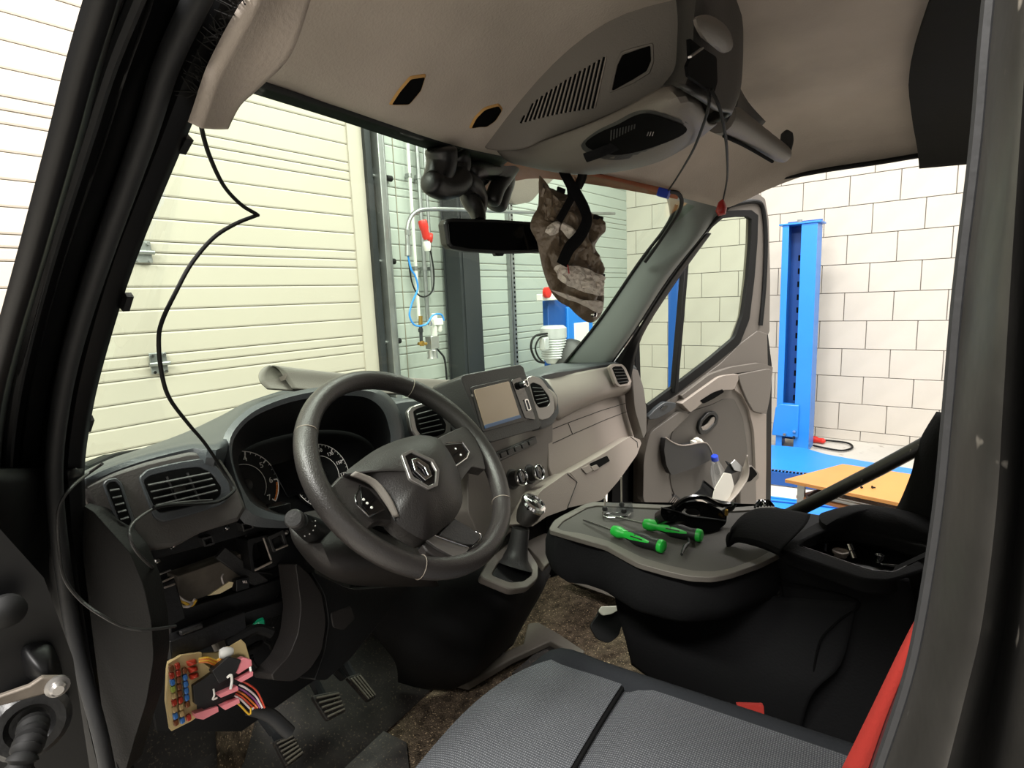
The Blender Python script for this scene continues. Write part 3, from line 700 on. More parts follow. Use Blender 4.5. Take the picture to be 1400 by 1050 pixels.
mk('side_panel', g_grid([[V((.86, .28, 1.38)), V((.86, .7, 1.3))], [V((.87, .24, 1.0)), V((.87, .7, 1.0))], [V((.87, .24, .5)), V((.87, .7, .5))]]), 'body_black', van, thick=.02)
mk('side_panel', g_grid([[V((-.90, .28, 1.38)), V((-.90, .7, 1.3))], [V((-.91, .2, 1.0)), V((-.91, .7, 1.0))], [V((-.91, .2, .5)), V((-.91, .7, .5))]]), 'body_black', van, thick=.02)
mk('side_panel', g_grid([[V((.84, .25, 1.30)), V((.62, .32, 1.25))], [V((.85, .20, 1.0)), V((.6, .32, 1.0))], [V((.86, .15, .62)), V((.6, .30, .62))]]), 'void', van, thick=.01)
# trim clips left on the pillar edge
def clip(px, lab):
    o = mk('trim_clip', join(g_prism([A(a, b, x=-.835) for a, b in px], V((.006, .0, 0))), g_tube([A(px[0][0]-6, px[0][1]+8, x=-.836), A(px[0][0]+4, px[0][1]+8, x=-.828)], .002, 6)), 'plastic_black')
    tag(o, lab, 'clip', 'black trim clips on the bare windshield pillar')
clip([(232, 178), (246, 180), (255, 190), (244, 210), (231, 195)], 'uppermost black trim clip on the pillar, beside the hanging headliner flap')
clip([(162, 404), (170, 400), (174, 406), (168, 426), (158, 415)], 'middle black trim clip on the pillar edge')
clip([(111, 573), (118, 569), (121, 576), (116, 592), (109, 586)], 'lowest black trim clip, just above the dashboard corner')
# check strap and hose of the driver door
o = thing('check_strap', 'dull metal door check arm with round bolt left of the door frame', 'door hinge', PH.p(60, 940))
mk('arm', g_prism([PH.p(a, b, .025) for a, b in ((-40, 966), (40, 938), (58, 926), (82, 926), (90, 936), (84, 948), (60, 950), (0, 966), (-40, 986))], -PH.n*.006), 'rust', o, bevel=.0015, label='flat metal arm')
mk('bolt', g_lathe(PH.p(78, 937, .024), PH.n, [(.009, 0), (.009, .003), (.006, .004), (.006, .008), (.004, .010)]), 'satin', o)
o = thing('corrugated_hose', 'black corrugated rubber cable boot at the bottom left corner', 'cable boot', PH.p(42, 1000))
mk('socket', g_lathe(PH.p(40, 985, -.01), PH.n+V((0, 0, .2)), [(.030, 0), (.030, .010), (.025, .016), (.018, .016), (.014, .01)], 24), 'plastic_black', o)
pb = cr([PH.p(46, 990, .01), PH.p(42, 1010, .03), PH.p(32, 1035, .045), PH.p(15, 1080, .05)], 10)
mk('boot', g_tube(pb, [.0100+.0018*math.sin(i*1.9) for i in range(len(pb))], 14), 'rubber', o)
tag(mk('rubber_stop', g_lathe(PH.p(8, 832, .0), PH.n, [(.013, 0), (.014, .008), (.010, .014), (.003, .017)]), 'rubber'), 'small round black rubber stop above the check arm', 'door stop')
# ------------------------------------------------------------------ dashboard
dash = thing('dashboard', 'grey plastic dashboard spanning the cab with air vents, knobs and glovebox', 'dashboard', (0, .2, .9))
n0 = (0, -1, .3)
# top pad: silhouette row against the windshield, then rows rolling down to the rear lip
SIL = [(100, 662, .20), (150, 636, .26), (195, 620, .32), (250, 598, .38), (300, 573, .44), (345, 552, .47), (420, 534, .50), (520, 546, .52), (600, 548, .50), (680, 526, .45), (740, 504, .38), (790, 497, .33), (830, 493, .27), (856, 494, .21), (868, 502, .17)]
LIP = [(110, 690, .115), (160, 668, .125), (205, 650, .13), (262, 636, .14), (312, 618, .15), (345, 568, .38), (420, 552, .44), (520, 560, .46), (590, 562, .38), (660, 550, .24), (742, 518, .165), (785, 510, .17), (822, 503, .15), (852, 500, .12), (868, 508, .105)]
PV = Pl((-.70, .13, 1.42), (-.12, -1, .34))
sil = [A(a, b, y=y) for a, b, y in SIL]; lip = [A(a, b, y=y) for a, b, y in LIP]
for i_, (a, b) in enumerate(((112, 672), (152, 654), (203, 637), (262, 623), (304, 620))): lip[i_] = PV.p(a, b, -.008)
mid1 = [p.lerp(q, .35)+V((0, 0, .010)) for p, q in zip(sil, lip)]; mid2 = [p.lerp(q, .8)+V((0, 0, .012)) for p, q in zip(sil, lip)]
frn = [p + V((0, .08, -.07)) for p in sil]
back = [q + V((0, .06, -.10)) for q in lip]
mk('top_pad', g_grid(smooth_rows([frn, sil, mid1, mid2, lip, back], 4, 5)), 'pad_top', dash, thick=.006, toff=0, label='soft blue grey top of the dashboard')
# ---- driver side vent panel
PV = Pl((-.70, .13, 1.42), (-.12, -1, .34))
slab('vent_panel', PV, [(110, 664), (150, 646), (200, 630), (262, 616), (300, 622), (322, 655), (338, 694), (328, 712), (275, 728), (240, 748), (196, 752), (170, 742), (128, 700)], 0, .06, 'plastic_vent', dash, .22, .008)
def vent(name, pl, po, pi, m, ns, off=.004, dep=.05, lab=None, tab=None, vert=0, rim='plastic_blue', slat='plastic_black'):
    v = frame(name, pl, po, pi, off, .012, rim, dash, .3, .0025, lab)
    mk('cavity', g_prism(pl.poly(rp(pi, .3, 4), .0045), -pl.n*.004), 'void', v)
    xs_ = [p[0] for p in pi]; ys_ = [p[1] for p in pi]
    # slats follow the long edges: interpolate left and right edge of the opening (pi ordered: 4 corners tl,tr,br,bl first/last)
    tl, tr, br, bl = m
    for i in range(ns):
        t = (i+.7)/(ns+.4)
        a = (tl[0]+(bl[0]-tl[0])*t, tl[1]+(bl[1]-tl[1])*t); b = (tr[0]+(br[0]-tr[0])*t, tr[1]+(br[1]-tr[1])*t)
        pa, pb = pl.p(*a, .0085), pl.p(*b, .0085)
        mk('slat', g_bar(pa, pb, .003, .0014, up=(pl.n+V((0, 0, 2.2))).normalized()), slat, v)
    for i in range(vert):
        t = (i+1)/(vert+1)
        a = (tl[0]+(tr[0]-tl[0])*t, tl[1]+(tr[1]-tl[1])*t); b = (bl[0]+(br[0]-bl[0])*t, bl[1]+(br[1]-bl[1])*t)
        mk('blade', g_bar(pl.p(*a, .0062), pl.p(*b, .0062), .0015, .004, up=pl.n), slat, v)
    if tab:
        p = pl.p(*tab, .016); q = pl.p(tab[0]+tab[2], tab[1]+tab[3], .016) if len(tab) > 2 else None
    return v
v = vent('air_vent', PV, [(190, 652), (202, 641), (240, 632), (277, 626), (297, 637), (314, 660), (317, 676), (306, 689), (262, 704), (223, 714), (211, 708)],
     [(197, 658), (206, 651), (240, 643), (272, 639), (288, 646), (302, 666), (301, 677), (293, 683), (256, 693), (218, 700), (212, 694)],
     ((200, 657), (284, 641), (300, 676), (216, 697)), 4, vert=2, lab='large driver side air vent', slat='plastic_dark')
mk('vent_tab', g_bar(PV.p(237, 671, .018), PV.p(253, 667, .018), .006, .004, PV.n), 'chrome', v)
v = vent('air_vent', PV, [(141, 661), (147, 655), (159, 653), (167, 660), (186, 716), (183, 725), (172, 727), (162, 720)], [(146, 665), (150, 660), (158, 659), (163, 664), (179, 712), (177, 718), (170, 720), (165, 714)],
     ((148, 664), (161, 662), (178, 714), (167, 717)), 5, lab='narrow window vent at the left end', slat='plastic_dark')
# ---- cluster hood: outer arch, lip, inner tunnel
PC = Pl((-.42, .165, 1.46), (0, -1, .38))
outer = [(334, 716), (322, 680), (312, 648), (304, 615), (308, 592), (326, 570), (352, 552), (395, 537), (440, 529), (490, 528), (520, 533), (540, 550), (550, 575), (553, 600), (548, 640), (520, 690), (470, 716), (400, 722)]
inner = [(350, 692), (332, 668), (321, 642), (317, 616), (322, 596), (340, 575), (365, 561), (400, 549), (440, 542), (485, 541), (508, 547), (524, 562), (532, 585), (534, 605), (528, 640), (500, 680), (450, 702), (395, 706)]
face = [(362, 688), (340, 666), (330, 645), (326, 628), (334, 615), (350, 606), (375, 598), (402, 592), (435, 588), (470, 589), (493, 596), (507, 606), (514, 618), (515, 630), (508, 652), (484, 680), (440, 700), (395, 704)]
o1 = PC.poly(outer, -.04); o2 = PC.poly(outer, -.006); i1 = PC.poly(inner, 0); PF = Pl(V((-.42, .165, 1.46))+V((0, .115, -.03)), (0, -1, .42)); f1 = PF.poly(face, 0)
mids = [a.lerp(b, .5)+PC.n*.006 for a, b in zip(o2, i1)]
rowsc = [[c for c in cr(r, 3, True)] for r in (o1, o2, mids, i1)]
mk('cluster_hood', g_grid(rowsc, True), 'plastic_blue', dash, label='blue grey hood around the instruments')
mk('hood_liner', g_grid([cr(i1, 3, True), cr([a.lerp(b, .5) for a, b in zip(i1, f1)], 3, True), cr(f1, 3, True)], True), 'plastic_black', dash, label='black inside of the instrument hood')
# instrument cluster (a unit of its own)
ic = thing('instrument_cluster', 'black instrument cluster with rev counter, dark display and speedometer behind the wheel', 'instrument cluster', f1[0])
mk('backplate', g_prism(cr(PF.poly(face, -.002), 2, True), -PF.n*.02), 'dial', ic)
PD = Pl(PF.o+PF.n*.004, PF.n)
ru = V((1, 0, 0)); uu = PD.n.cross(ru).normalized(); uu = uu if uu.z > 0 else -uu
def gauge(cpx, Rr, a0, a1, nums, lab, red=None, size=.0095):
    c = PD.p(*cpx); g = mk('gauge', g_prism([c + (ru*math.cos(2*math.pi*k/40) + uu*math.sin(2*math.pi*k/40))*Rr*1.02 - PD.n*.002 for k in range(40)], PD.n*.002), 'dial', ic, label=lab)
    def pt(a, r): a = rad(a); return c + (ru*math.cos(a) + uu*math.sin(a))*r + PD.n*.0012
    mk('scale_arc', g_tube([pt(a0+(a1-a0)*k/40, Rr*.97) for k in range(41)], .0007, 4), 'dial_white', g)
    mk('scale_arc', g_tube([pt(a0+(a1-a0)*(.1+.9*k/30), Rr*.60) for k in range(31)], .0006, 4), 'dial_white', g)
    n = len(nums); tk = []
    for i in range((n-1)*4+1):
        a = a0+(a1-a0)*i/((n-1)*4); L = .12 if i % 4 == 0 else .06
        tk.append(g_bar(pt(a, Rr*.97), pt(a, Rr*(.97-L)), .0022 if i % 4 == 0 else .001, .0006, PD.n))
    mk('tick_marks', join(*tk), 'dial_white', g)['kind'] = 'stuff'
    for i, s_ in enumerate(nums):
        a = a0+(a1-a0)*i/(n-1); text('numeral', s_, pt(a, Rr*.76), ru, uu, size, 'dial_white', g)
    mk('dial_hub', g_lathe(c, PD.n, [(.012, 0), (.012, .004), (.008, .006)]), 'plastic_black', g)
    return c, pt, g
c, pt, g = gauge((335, 664), .062, 225, -45, ['0', '1', '2', '3', '4', '5', '6', '7'], 'rev counter', size=.014)
mk('red_zone', g_tube([pt(-12+(-33)*k/8, .0575) for k in range(9)], .0013, 4), 'wire_orange', g)
c, pt, g = gauge((440, 650), .064, 225, -45, ['10', '30', '50', '70', '90', '110', '130', '150', '170', '190'], 'speedometer', size=.010)
mk('needle', g_bar(c+PD.n*.005, pt(215, .046)+PD.n*.005, .0025, .001, PD.n), 'needle', g)
slab('display', PD, [(370, 636), (405, 627), (428, 670), (394, 681)], .003, .004, 'gloss_black', ic, .08, .001)
# blue grey land between hood and centre vent
PW = Pl((-.2, .19, 1.40), (0, -1, .5))
slab('pad_side', PW, [(528, 548), (560, 543), (610, 545), (640, 560), (650, 600), (640, 640), (600, 650), (548, 650), (538, 600)], 0, .05, 'plastic_blue', dash, .3, .01)
PCV = Pl((-.16, .165, 1.39), (0, -1, .36))
vent('air_vent', PCV, [(558, 562), (564, 555), (590, 547), (604, 556), (618, 580), (616, 596), (600, 604), (575, 604), (563, 590)], [(566, 563), (570, 560), (590, 553), (599, 560), (610, 580), (609, 591), (598, 596), (580, 598), (571, 588)],
     ((568, 562), (592, 555), (609, 592), (578, 598)), 5, lab='centre air vent left of the screen', slat='plastic_dark', rim='satin')
# ---- centre stack
PS = Pl((.06, .135, 1.2), (0, -1, .22))
slab('centre_stack', PS, [(640, 600), (700, 590), (742, 566), (756, 575), (756, 610), (754, 668), (736, 690), (712, 716), (690, 735), (660, 742), (640, 700)], 0, .08, 'plastic', dash, .12, .008, label='grey centre stack')
# button row
PB = Pl(PS.o+PS.n*.004, PS.n)
slab('button_row', PB, [(672, 622), (733, 596), (735, 606), (676, 635)], .004, .01, 'plastic_black', dash, .15, .002)
for i in range(6):
    t0, t1 = i/6+.01, (i+1)/6-.02
    q = [(674+58*t0, 624-25*t0), (674+58*t1, 624-25*t1), (676+58*t1, 631-26*t1), (676+58*t0, 631-26*t0)]
    slab('button', PB, q, .009, .006, 'plastic_dark', dash, .15, .001)
def knob(px, py):
    c = PS.p(px, py, .0); ax = (PS.n + V((-.1, 0, .1))).normalized()
    k = mk('control_knob', g_lathe(c, ax, [(.028, 0), (.027, .004), (.021, .006), (.0205, .026), (.022, .030)], 32), 'plastic_dark', dash, label='round climate knob with chrome ring')
    mk('chrome_ring', g_lathe(c, ax, [(.0215, .028), (.0228, .030), (.0226, .036), (.0205, .0385), (.0185, .036), (.018, .030)], 32), 'chrome', k)
    mk('knob_face', g_lathe(c, ax, [(.0185, .028), (.0185, .0335), (.016, .035), (.001, .035)], 32), 'gloss_black', k)
    u = ax.cross(V((1, 0, 0))).normalized()
    mk('pointer', g_bar(c+ax*.0355+u*.004, c+ax*.0355+u*.015, .0015, .001, ax), 'dial_white', k)
knob(700, 655); knob(724, 648)
# ---- lower strip, glovebox
PL_ = Pl((.8, .065, 1.13), (0, -1, .25))
slab('lower_trim', PL_, [(716, 716), (738, 672), (777, 645), (789, 658), (776, 696), (748, 706), (728, 720)], 0, .07, 'plastic_light', dash, .12, .006, label='lower centre trim strip')
slab('glovebox_lid', PL_, [(779, 646), (820, 623), (862, 596), (875, 601), (877, 606), (871, 622), (847, 656), (823, 684), (798, 690), (774, 695), (789, 658)], 0, .07, 'plastic_light', dash, .12, .006, label='glovebox lid')
slab('storage_slot', PL_, [(806, 634), (830, 623), (834, 630), (813, 643)], .0015, .004, 'void', dash, .15, 0)
slab('switch_pad', PL_, [(795, 640), (805, 636), (811, 643), (802, 648)], .003, .006, 'plastic_light', dash, .1, .0008)
slab('switch_pad', PL_, [(808, 638), (816, 635), (820, 640), (812, 644)], .004, .006, 'plastic_light', dash, .1, .0008)
# ---- passenger fascia
PR = Pl((.6, .145, 1.28), (0, -1, .30))
slab('fascia', PR, [(748, 590), (756, 572), (768, 566), (790, 553), (836, 540), (866, 535), (876, 543), (882, 566), (882, 588), (868, 596), (820, 622), (777, 646), (758, 662), (750, 640)], -.012, .08, 'plastic_light', dash, .15, .008, label='grey passenger fascia, lightened for the passenger-side light')
# pad rolling over the fascia
mk('pad_roll', g_grid(smooth_rows([[A(a, b, y=y) for a, b, y in r] for r in (
   ((742, 518, .165), (785, 510, .17), (822, 503, .15), (852, 500, .12), (868, 508, .105), (874, 520, .11)),
   ((750, 540, .135), (790, 530, .14), (825, 522, .13), (852, 518, .11), (868, 522, .10), (878, 532, .115)),
   ((758, 566, .125), (790, 550, .13), (825, 538, .125), (852, 533, .11), (869, 533, .10), (880, 543, .12)),
   ((762, 574, .15), (792, 558, .15), (826, 545, .15), (852, 540, .14), (869, 539, .13), (882, 548, .14)))], 4, 4)), 'pad_lit', dash, thick=.006, label='padded edge over the passenger fascia')
slab('end_cap', Pl((.86, .12, 1.3), (-.5, -1, .2)), [(864, 504), (872, 506), (880, 530), (884, 560), (884, 590), (880, 600), (868, 560)], 0, .05, 'plastic', dash, .2, .006)
def groove(pl, pts, off=.0008, r=.0011): mk('panel_gap', g_tube([pl.p(a, b, off) for a, b in pts], r, 6), 'groove', dash)
PR2 = Pl(PR.o-PR.n*.012, PR.n)
groove(PR2, [(752, 588), (777, 578), (820, 562), (866, 548), (867, 559), (830, 573), (782, 594), (756, 606)])
groove(PR2, [(777, 579), (783, 594)])
groove(PL_, [(862, 597), (871, 604), (872, 612)])
groove(PL_, [(776, 648), (789, 659), (776, 694)])
vent('air_vent', Pl((.82, .105, 1.36), (-.1, -1, .28)), [(833, 501), (838, 497), (851, 498), (856, 503), (864, 522), (861, 527), (847, 529), (842, 525)], [(837, 503), (841, 501), (850, 501), (853, 505), (860, 521), (858, 524), (848, 526), (845, 523)],
     ((838, 502), (852, 502), (860, 524), (846, 526)), 5, lab='right end air vent', slat='plastic_dark', rim='plastic_light')
PCR = Pl((.30, .14, 1.38), (-.1, -1, .30))
slab('vent_housing', PCR, [(716, 510), (744, 514), (764, 540), (766, 566), (756, 582), (738, 588), (726, 560)], -.004, .05, 'plastic_blue', dash, .25, .008)
vent('air_vent', PCR, [(721, 516), (728, 513), (740, 517), (757, 541), (759, 562), (752, 571), (738, 575), (730, 560)], [(725, 526), (729, 523), (739, 527), (750, 542), (752, 550), (748, 555), (737, 557), (731, 548)],
     ((727, 526), (740, 528), (751, 551), (736, 556)), 5, lab='centre air vent right of the screen', slat='plastic_dark', rim='satin')
# ---- multimedia screen
scr = thing('touch_screen_unit', 'black framed multimedia screen unit standing on the centre stack', 'car stereo', A(670, 600, y=.1))
PT = Pl((.02, .085, 1.40), (.02, -1, .34))
slab('bezel', PT, [(628, 513), (711, 498), (716, 502), (740, 580), (737, 586), (672, 605), (664, 601)], 0, .09, 'plastic_dark', scr, .1, .004, label='dark square bezel')
slab('recess', PT, [(643, 529), (697, 517), (722, 574), (660, 591)], .0015, .003, 'plastic_black', scr, .06, .001)
slab('screen', PT, [(648, 533), (696, 521), (711, 568), (663, 583)], .003, .003, 'screen', scr, .04, .0006, label='blank tan touch screen')
slab('lower_band', PT, [(663, 581), (711, 567), (713, 571), (664, 586)], .0035, .003, 'screen_blue', scr, .1, .0004)
slab('control_panel', PT, [(699, 519), (712, 515), (733, 574), (718, 572)], .003, .004, 'gloss_black', scr, .2, .001)
c = PT.p(713, 526, .003)
mk('volume_knob', g_lathe(c, PT.n, [(.0095, 0), (.009, .012), (.008, .014), (.001, .014)], 24), 'plastic_black', scr)
mk('knob_ring', g_lathe(c, PT.n, [(.0095, .012), (.0105, .013), (.0095, .0165), (.0075, .0165), (.007, .014)], 24), 'chrome', scr)
frame('usb_port', PT, [(717, 546), (722, 545), (727, 560), (722, 562)], [(718.5, 547.5), (721.5, 547), (725.5, 559), (722.5, 560)], .006, .003, 'chrome', scr, .35, .0004)
mk('sensor_dot', g_lathe(PT.p(645, 541, .002), PT.n, [(.003, 0), (.003, .002), (.0015, .0025)]), 'satin', scr)
# ---- lower left: side trim and exposed frame
PE = Pl((-.80, .06, 1.3), (-1, -.55, .08))
slab('side_trim', PE, [(112, 690), (128, 700), (160, 736), (178, 756), (196, 800), (207, 850), (210, 900), (200, 960), (184, 1010), (170, 1060), (150, 1060), (138, 960), (124, 850), (113, 760)], 0, .03, 'plastic_side_shaded', dash, .2, .012, label='curved side trim below the vents, shade in its colour')
# knee side panel right of the opening
PK = Pl((-.47, .12, 1.15), (.15, -1, .15))
slab('knee_panel', PK, [(404, 768), (424, 786), (440, 812), (446, 850), (440, 890), (424, 915), (402, 932), (374, 930), (372, 922), (396, 896), (408, 866), (412, 830), (408, 800)], 0, .04, 'plastic_shaded', dash, .25, .008, label='curved grey knee panel')
slab('knee_inner', PK, [(424, 780), (480, 806), (560, 800), (520, 850), (480, 900), (446, 930), (430, 930), (444, 890), (450, 850), (444, 812)], -.02, .04, 'plastic_black', dash, .2, .006)
slab('knee_pocket', PK, [(452, 838), (480, 828), (486, 846), (470, 862), (456, 858)], -.018, .004, 'plastic_shaded', dash, .2, .002)
# column shroud
PSH = Pl((-.45, .05, 1.28), (-.1, -1, -.1))
sh = [[(392, 712, .10), (430, 700, .12), (500, 700, .14), (560, 720, .14)], [(404, 742, .08), (440, 744, .03), (510, 740, .03), (570, 750, .06)], [(430, 774, .08), (462, 786, .03), (525, 775, .02), (590, 780, .06)], [(444, 780, .12), (474, 796, .12), (530, 800, .12), (600, 800, .12)]]
mk('column_shroud', g_grid(smooth_rows([[A(a, b, y=y) for a, b, y in r] for r in sh], 4, 5)), 'plastic_shaded', dash, thick=.006, label='grey steering column shroud')
# exposed frame
fx_ = thing('dash_frame', 'exposed black bracket frame and wiring where the lower driver trim was removed', 'dashboard frame', A(300, 820, y=.2))
PX = Pl((-.64, .20, 1.25), (-.1, -1, .1))
slab('back_wall', PX, [(176, 735), (340, 690), (430, 690), (430, 930), (330, 1000), (215, 1000), (190, 850)], -.06, .01, 'plastic_black', fx_, 0, 0)
def bar(name, a, b, w_, h_, m, off=0, lab=None):
    return mk(name, g_bar(PX.p(*a, off), PX.p(*b, off), w_, h_, PX.n), m, fx_, bevel=.0015, label=lab)
bar('bracket', (196, 748), (392, 700), .035, .03, 'plastic_black', .0)
bar('bracket', (222, 795), (238, 850), .025, .02, 'plastic_black', .03)
bar('bracket', (228, 888), (330, 846), .03, .03, 'plastic_black', .03)
bar('bracket', (330, 846), (408, 820), .022, .02, 'plastic_black', .02)
bar('bracket', (230, 860), (410, 800), .05, .02, 'plastic_black', .0)
bar('crossbar', (238, 805), (326, 772), .045, .04, 'rust', -.02, 'brown metal cross tube')
bar('strut', (300, 755), (360, 800), .02, .01, 'plastic_dark', .0)
bar('strut', (336, 742), (352, 700), .02, .02, 'plastic_black', .0)
frame('bracket_box', PX, [(338, 738), (372, 730), (388, 736), (416, 720), (424, 752), (372, 776), (344, 782)], [(346, 744), (362, 738), (368, 748), (372, 768), (356, 776), (348, 776), (345, 760)], .03, .04, 'plastic_black', fx_, .1, .002)
frame('bracket_slot', PX, [(366, 734), (388, 724), (394, 746), (374, 756)], [(371, 738), (385, 731), (389, 744), (376, 750)], .036, .02, 'plastic_dark', fx_, .1, .001)
frame('bracket_slot', PX, [(330, 716), (345, 711), (348, 722), (333, 727)], [(333, 718), (343, 715), (345, 721), (335, 724)], .032, .02, 'plastic_dark', fx_, .1, .001)
frame('bracket_slot', PX, [(276, 736), (290, 732), (294, 744), (280, 748)], [(279, 738), (289, 735), (291, 742), (282, 745)], .03, .02, 'plastic_dark', fx_, .1, .001)
for p in ((236, 747), (309, 723), (370, 716), (390, 729), (214, 768)): mk('clip_bolt', g_lathe(PX.p(*p, .03), PX.n+V((0, 0, .5)), [(.004, 0), (.004, .006), (.0025, .008)], 10), 'chrome' if p[0] < 320 else 'satin', fx_)
bar('bracket_edge', (216, 786), (234, 779), .003, .003, 'satin', .045); bar('bracket_edge', (222, 796), (238, 788), .003, .003, 'plastic_light', .045); bar('bracket_edge', (224, 804), (240, 798), .003, .003, 'plastic_light', .045)
bar('bracket_edge', (360, 735), (371, 766), .003, .003, 'plastic_light', .036); bar('bracket_edge', (348, 780), (372, 768), .004, .003, 'plastic_light', .036); bar('bracket_edge', (377, 752), (394, 745), .003, .003, 'plastic_light', .04)
bar('bracket_edge', (246, 866), (276, 855), .006, .008, 'plastic_dark', .05); bar('bracket_edge', (336, 712), (346, 709), .002, .002, 'chrome', .04)
mk('connector', g_bar(PX.p(320, 800, .02), PX.p(338, 795, .02), .018, .015, PX.n), 'plastic_black', fx_, bevel=.001)
for i in range(3): mk('connector_pin', g_bar(PX.p(332+2.2*i, 793+1, .03), PX.p(333+2.2*i, 796+1, .03), .001, .001), 'wire_white', fx_)
def wire(pts, m, r=.0014, off=.03, par=fx_, lab=None, pl=PX):
    return mk('wire', g_tube(cr([pl.p(a, b, off+.004*math.sin(i*2.1)) for i, (a, b) in enumerate(pts)], 5), r, 6), m, par, label=lab)
mk('masking_tape', g_prism([PX.p(a, b, .032) for a, b in ((283, 814), (300, 803), (312, 795), (318, 796), (316, 802), (300, 811))], PX.n*.003), 'masking', fx_, label='strip of cream masking tape')
mk('masking_tape', g_prism([PX.p(a, b, .032) for a, b in ((235, 820), (242, 820), (250, 828), (244, 829), (238, 827))], PX.n*.003), 'masking', fx_)
wire([(246, 820), (254, 825), (262, 828), (268, 820)], 'wire_yellow', .0022); wire([(244, 815), (252, 821), (262, 824), (266, 819)], 'wire_white', .0016); wire([(250, 829), (258, 829), (264, 824)], 'wire_white', .002)
wire([(306, 800), (303, 790), (305, 785)], 'wire_white', .0012)
mk('green_connector', g_lathe(PX.p(346, 855, .03), V((1, -.2, -.1)), [(.003, 0), (.004, .003), (.006, .005), (.0075, .008), (.0075, .015), (.005, .017)], 8), 'connector_green', fx_, label='green plug')
wire([(360, 858), (366, 860), (374, 858)], 'plastic_light', .0012)
bar('heater_duct', (292, 880), (306, 870), .05, .03, 'trim_grey', -.01)
rnd = random.Random(3)
for i in range(26):
    x, y = rnd.uniform(300, 420), rnd.uniform(780, 930); dx, dy = rnd.uniform(-45, 45), rnd.uniform(-40, 50)
    wire([(x, y), (x+dx*.4+rnd.uniform(-12, 12), y+dy*.4), (x+dx, y+dy)], 'rubber', rnd.choice((.0015, .002, .003)), rnd.uniform(-.02, .02))
for i in range(14):
    x, y = rnd.uniform(376, 418), rnd.uniform(790, 890)
    mk('metal_clip', g_bar(PX.p(x, y, .02), PX.p(x+rnd.uniform(-4, 4), y+rnd.uniform(-6, 6), .02), .003, .002, PX.n), rnd.choice(('satin', 'plastic_light', 'chrome')), fx_)
for p in ((410, 805), (409, 825)): mk('metal_clip', g_lathe(PX.p(*p, .03), PX.n, [(.006, 0), (.005, .004), (.002, .006)], 6), 'chrome', fx_)
# ---- fuse box hanging below
PU = Pl((-.69, .12, 1.15), (-.25, -1, .35))
fb = thing('fuse_box', 'beige fuse box with coloured fuses hanging open under the driver dashboard', 'fuse box', PU.p(280, 1000))
slab('board', PU, [(230, 907), (248, 896), (276, 892), (276, 905), (290, 915), (284, 935), (268, 945), (270, 980), (262, 986), (234, 1000), (228, 960)], 0, .016, 'beige_plastic', fb, .05, .002, label='beige fuse board')
slab('board_back', PU, [(250, 894), (300, 892), (330, 874), (336, 880), (345, 912), (300, 950), (262, 960)], -.02, .012, 'beige_plastic', fb, .1, .002)
cl = [['brown', 'red', None], ['red', 'red', 'brown'], ['blue', 'brown', 'blue'], ['green', 'brown', 'blue'], ['tan', 'brown', 'blue'], ['red', 'red', 'blue'], ['tan', 'tan', 'brown'], ['blue', 'tan', None], ['brown', 'blue', 'red']]
for i, row in enumerate(cl):
    for j, cname in enumerate(row):
        if not cname: continue
        px = 234+.8*i+j*8.6; py = 914+i*9.2-j*3.4
        if cname == 'green': cname = 'green'
        mk('fuse', g_box(PU.p(px, py, .006), (.0058, .0078, .010), (V((1, 0, 0)), (V((0, 0, 1))-PU.n*PU.n.z).normalized(), PU.n)), 'fuse_'+cname, fb, bevel=.0012, bseg=1, label=f'{cname} fuse')
for i in range(3): mk('fuse', g_pillow(PU.poly(rp([(255+i*1.5, 905+i*9), (268+i*1.5, 901+i*9), (270+i*1.5, 907+i*9), (258+i*1.5, 912+i*9)], .3), .006), PU.n, .008, back=.006), 'fuse_red', fb, label='large red fuse')
slab('relay_block', PU, [(264, 938), (290, 920), (310, 900), (330, 905), (344, 915), (330, 935), (328, 948), (300, 962), (282, 972), (266, 962)], .012, .03, 'tool_black', fb, .06, .002, label='black relay block')
slab('relay', PU, [(290, 918), (312, 898), (330, 902), (322, 922), (300, 935)], .024, .02, 'tool_black', fb, .08, .002)
slab('connector', PU, [(318, 908), (334, 899), (344, 902), (345, 910), (326, 922), (319, 917)], .022, .02, 'pink', fb, .1, .002, label='pink connector')
slab('connector', PU, [(298, 950), (325, 938), (326, 944), (302, 954)], .03, .02, 'pink', fb, .1, .001); slab('connector', PU, [(302, 966), (327, 955), (328, 961), (308, 971)], .026, .02, 'pink', fb, .1, .001)
slab('connector', PU, [(266, 976), (298, 966), (299, 973), (278, 984), (268, 982)], .02, .02, 'pink', fb, .1, .001); slab('connector', PU, [(324, 930), (346, 918), (346, 924), (330, 933)], .028, .02, 'pink', fb, .1, .001)
wire([(311, 926), (316, 923), (317, 932), (315, 942)], 'dial_white', .0018, .034, fb, 'white mark on a relay', PU); wire([(292, 942), (293, 950), (291, 956), (297, 954)], 'dial_white', .0013, .02, fb, None, PU)
wire([(342, 912), (343, 918)], 'dial_white', .0015, .034, fb, None, PU)
for k, (m_, y0) in enumerate((('wire_red', 930), ('wire_white', 936), ('wire_purple', 940), ('wire_orange', 944), ('wire_red', 948), ('wire_white', 951), ('wire_yellow', 958))):
    wire([(328-k*1.5, y0), (340-k*2, y0+6), (352-k*1.8, y0+16+k*.5), (362-k*3.2, 968)], m_, .0013, .015, fb, None, PU)
for k in range(4): wire([(272, 901+k*1.5), (284, 899+k*2), (296, 903+k*2), (304, 896+k)], 'wire_yellow' if k % 2 == 0 else 'wire_orange', .0016, .01, fb, None, PU)
mk('white_plug', g_lathe(PU.p(300, 894, .01), V((1, -.4, -.2)), [(.006, 0), (.008, .005), (.007, .014), (.004, .018)], 10), 'white_plastic', fb)
